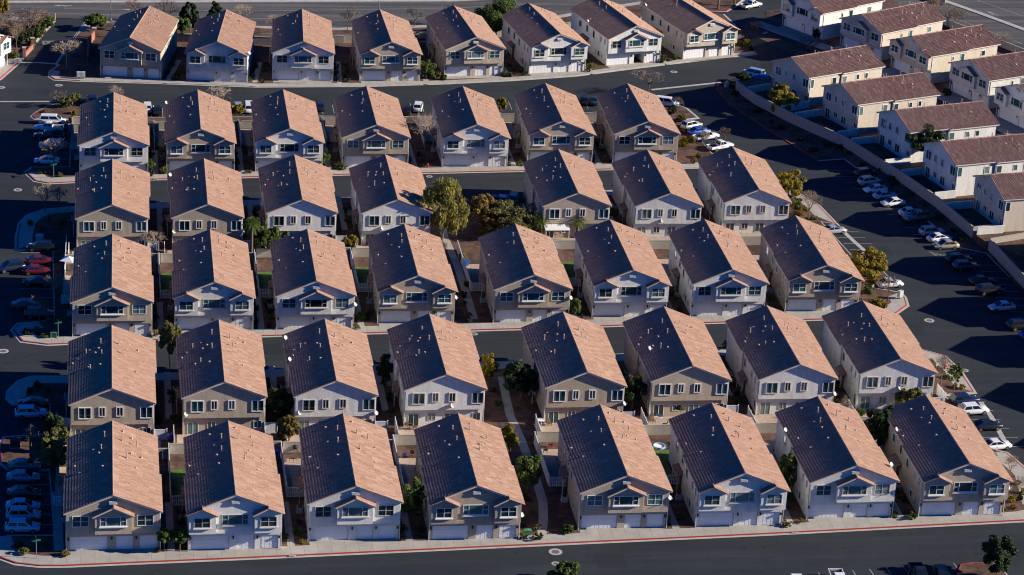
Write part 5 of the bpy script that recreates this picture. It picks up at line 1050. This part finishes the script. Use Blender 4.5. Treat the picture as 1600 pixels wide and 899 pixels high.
for u, v, lab in ((729, 416, 'blue bin in the yard beside the central footpath'), (277, 519, 'blue bin at the garage of the second house, fourth row'), (268, 690, 'blue bin in the yard behind the first house, bottom row'), (432, 716, 'blue bin behind the second house, bottom row')):
    p = P(u, v); t = thing('wheeled_bin', lab, 'bin', (p.x, p.y, .13), .3); mb = MB(); mb.add([(-.24, -.26, .05), (.24, -.26, .05), (.24, .26, .05), (-.24, .26, .05), (-.3, -.33, 1.0), (.3, -.33, 1.0), (.3, .33, 1.0), (-.3, .33, 1.0)], [(3, 2, 1, 0), (4, 5, 6, 7), (0, 1, 5, 4), (1, 2, 6, 5), (2, 3, 7, 6), (3, 0, 4, 7)]); mb.obj('body', M['bluebin'], t)
    mb = MB(); mb.prism_y([(-.33, 1.005), (.33, 1.005), (.33, 1.05), (0, 1.12), (-.33, 1.05)], -.36, .36); mb.obj('lid', M['bluebin'], t)
    for s in (-1, 1):
        mb = MB(); mb.tube((s*.28, .3, .12), (s*.34, .3, .12), .12, .12, 10); mb.obj('wheel', M['tyre'], t)
p = P(868, 376); t = thing('patio_cover', 'white patio cover on posts between two palms, third row', 'patio cover', (p.x, p.y, .12), .02)
mb = MB(); mb.add([(-2.2, -1.6, 2.35), (2.2, -1.6, 2.35), (2.2, 1.6, 2.7), (-2.2, 1.6, 2.7), (-2.2, -1.6, 2.5), (2.2, -1.6, 2.5), (2.2, 1.6, 2.85), (-2.2, 1.6, 2.85)], [(3, 2, 1, 0), (4, 5, 6, 7), (0, 1, 5, 4), (1, 2, 6, 5), (2, 3, 7, 6), (3, 0, 4, 7)]); mb.obj('canopy', M['vinyl'], t)
for x in (-2.05, 2.05):
    for y in (-1.45, 1.45): mb = MB(); mb.box(x-.07, x+.07, y-.07, y+.07, 0, 2.4); mb.obj('post', M['vinyl'], t)
def parasol(u, v, label, mt, r=1.3, square=False):
    p = P(u, v); t = thing('patio_parasol', label, 'parasol', (p.x, p.y, .13), .4); mb = MB(); mb.tube((0, 0, 0), (0, 0, 2.4), .03, .03, 6); mb.obj('pole', M['post'], t)
    n = 4 if square else 8; mb = MB(); mb.add([(0, 0, 2.55)]+[(r*math.cos(2*math.pi*i/n), r*math.sin(2*math.pi*i/n), 2.0) for i in range(n)]+[(0, 0, 2.5)], [(0, 1+i, 1+(i+1) % n) for i in range(n)]+[(n+1, 1+(i+1) % n, 1+i) for i in range(n)]); mb.obj('canopy', M[mt], t)
    mb = MB(); mb.tube((0, 0, 0), (0, 0, .08), .3, .28, 10); mb.obj('base', M['bumper'], t)
parasol(108, 424, 'white square parasol by the fourth row corner house', 'canvas', 1.7, True); parasol(1062, 658, 'dark folded green parasol at the sixth patio, fifth row', 'leaf_dark', .9)
def seat(u, v, label, mt, name='patio_chair'):
    p = P(u, v); t = thing(name, label, 'chair', (p.x, p.y, .13), rnd.uniform(0, 6)); mb = MB(); mb.box(-.3, .3, -.3, .3, .36, .44); mb.obj('seat', M[mt], t); mb = MB(); mb.add([(-.3, .26, .44), (.3, .26, .44), (.3, .44, .95), (-.3, .44, .95), (-.3, .32, .44), (.3, .32, .44), (.3, .5, .95), (-.3, .5, .95)], [(0, 1, 2, 3), (7, 6, 5, 4), (0, 4, 5, 1), (2, 6, 7, 3), (0, 3, 7, 4), (1, 5, 6, 2)]); mb.obj('backrest', M[mt], t)
    for x in (-.26, .26):
        for y in (-.26, .26): mb = MB(); mb.box(x-.03, x+.03, y-.03, y+.03, 0, .36); mb.obj('leg', M[mt], t)
for u, v, lab, mt in ((632, 716, 'blue lounge chair in the yard left of the fourth house, bottom row', 'bluebin'), (643, 716, 'brown wicker chair next to the blue lounge chair', 'wicker'), (860, 700, 'red plastic chair in the toy yard, bottom row', 'redtoy'), (852, 708, 'dark chair in the toy yard, bottom row', 'wicker'), (112, 440, 'blue garden chair under the white parasol', 'bluebin'),
                      (636, 668, 'wicker chair on the fourth patio, fifth row', 'wicker'), (648, 672, 'second wicker chair on the fourth patio, fifth row', 'wicker'), (858, 666, 'dark wicker chair on the fifth patio, fifth row', 'wicker'), (1020, 662, 'wicker chair on the sixth patio, fifth row', 'wicker'), (618, 664, 'purple blue chair at the fence of the fourth patio, fifth row', 'bluebin'), (1038, 668, 'dark chair on the sixth patio beside the wicker one', 'wicker'), (648, 412, 'wicker chair in the small lawn yard, fourth row', 'wicker')): seat(u, v, lab, mt)
def table(u, v, label, mt, r=.6):
    p = P(u, v); t = thing('patio_table', label, 'table', (p.x, p.y, .13)); mb = MB(); mb.tube((0, 0, .70), (0, 0, .75), r, r, 14); mb.obj('tabletop', M[mt], t)
    for a in range(4): mb = MB(); mb.tube((r*.7*math.cos(a*1.57), r*.7*math.sin(a*1.57), 0), (r*.55*math.cos(a*1.57), r*.55*math.sin(a*1.57), .7), .03, .03, 6); mb.obj('leg', M[mt], t)
table(458, 722, 'round brown table in the yard left of the third house, bottom row', 'wicker', .8); table(845, 664, 'round table on the fifth patio, fifth row', 'canvas'); table(1030, 658, 'round table on the sixth patio, fifth row', 'canvas'); table(640, 672, 'small table on the fourth patio, fifth row', 'wicker', .5)
p = P(1030, 700); t = thing('paddling_pool', 'pale blue paddling pool on the green lawn, bottom row', 'pool', (p.x, p.y, .135)); mb = MB(); n = 16
mb.add([(r*math.cos(2*math.pi*i/n), r*math.sin(2*math.pi*i/n), z) for r, z in ((.9, 0), (.92, .3), (.82, .3), (.8, .06)) for i in range(n)], [(k*n+i, k*n+(i+1) % n, (k+1)*n+(i+1) % n, (k+1)*n+i) for k in range(3) for i in range(n)]); mb.obj('rim', M['poolblue'], t); mb = MB(); mb.tube((0, 0, .02), (0, 0, .12), .8, .8, 16); mb.obj('water', M['canvas'], t)
p = P(461, 708); t = thing('kettle_grill', 'round black grill at the garden wall, bottom row', 'grill', (p.x, p.y, .13)); mb = MB(); 
mb.add([(math.cos(2*math.pi*i/12)*.4*math.cos(q), math.sin(2*math.pi*i/12)*.4*math.cos(q), .85+.38*math.sin(q)) for q in (-1.2, -.6, 0, .6, 1.2) for i in range(12)], [(k*12+i, k*12+(i+1) % 12, (k+1)*12+(i+1) % 12, (k+1)*12+i) for k in range(4) for i in range(12)]+[tuple(range(48, 60)), tuple(range(11, -1, -1))]); mb.obj('bowl', M['lamp'], t)
for a in range(3): mb = MB(); mb.tube((.4*math.cos(a*2.1), .4*math.sin(a*2.1), 0), (.2*math.cos(a*2.1), .2*math.sin(a*2.1), .6), .025, .025, 6); mb.obj('leg', M['lamp'], t)
def pole(u, v, label, h):
    p = P(u, v); t = thing('street_light', label, 'street light', (p.x, p.y, .05)); mb = MB(); mb.tube((0, 0, 0), (0, 0, h), .12, .07, 10); mb.obj('pole', M['post'], t)
    mb = MB(); mb.tube((0, 0, h), (0, 2.2, h+.3), .05, .04, 8); mb.obj('arm', M['post'], t); mb = MB(); mb.box(-.15, .15, 2.0, 2.8, h+.22, h+.36); mb.obj('lamp_head', M['post'], t); mb = MB(); mb.tube((0, 0, 0), (0, 0, .5), .3, .3, 10); mb.obj('base', M['kerb'], t)
pole(173, 33, 'tall grey street light left of the first roof, top row', 9.5); pole(591, 43, 'street light behind the fourth roof, top row', 9.5); pole(1598, 84, 'street light at the right edge of the wide road', 8)
p = P(86, 32); t = thing('bollard', 'yellow marker post at the corner of the wide road', 'bollard', (p.x, p.y, .1)); mb = MB(); mb.tube((0, 0, 0), (0, 0, 1.4), .10, .10, 10); mb.obj('post', M['bollard'], t); mb = MB(); mb.tube((0, 0, 1.402), (0, 0, 1.5), .13, .05, 10); mb.obj('cap', M['bollard'], t)
for i, (u, v, r) in enumerate([(92, 133.5, .45), (2, 137, .45), (868, 862.5, .55), (868.5, 881, .35), (1452, 501, .5), (1508, 579, .35), (1053, 112.5, .45), (28, 297, .45), (5, 549, .5), (671, 276, .35), (741, 522, .35)]):
    p = P(u, v); lab = ['near the entry drive corner', 'at the left photo edge, entry corner', 'in the road below the bottom row', 'just below a larger cover, bottom road', 'beside the right car park shade', 'beside the right verge kerb', 'on the curved road', 'on the left side road', 'at the left edge by the fifth row', 'on the road under the second row', 'on the road under the fourth row'][i]
    t = thing('manhole_cover', f'round manhole cover {lab}', 'manhole cover', (p.x, p.y, .002)); mb = MB(); n = 20
    mb.add([(q*math.cos(2*math.pi*j/n), q*math.sin(2*math.pi*j/n), .006) for q in (r*1.7, r) for j in range(n)], [(j, (j+1) % n, n+(j+1) % n, n+j) for j in range(n)]); mb.obj('collar', M['kerb'], t)
    mb = MB(); mb.tube((0, 0, 0), (0, 0, .012), r, r, n); mb.obj('lid', M['iron'], t)
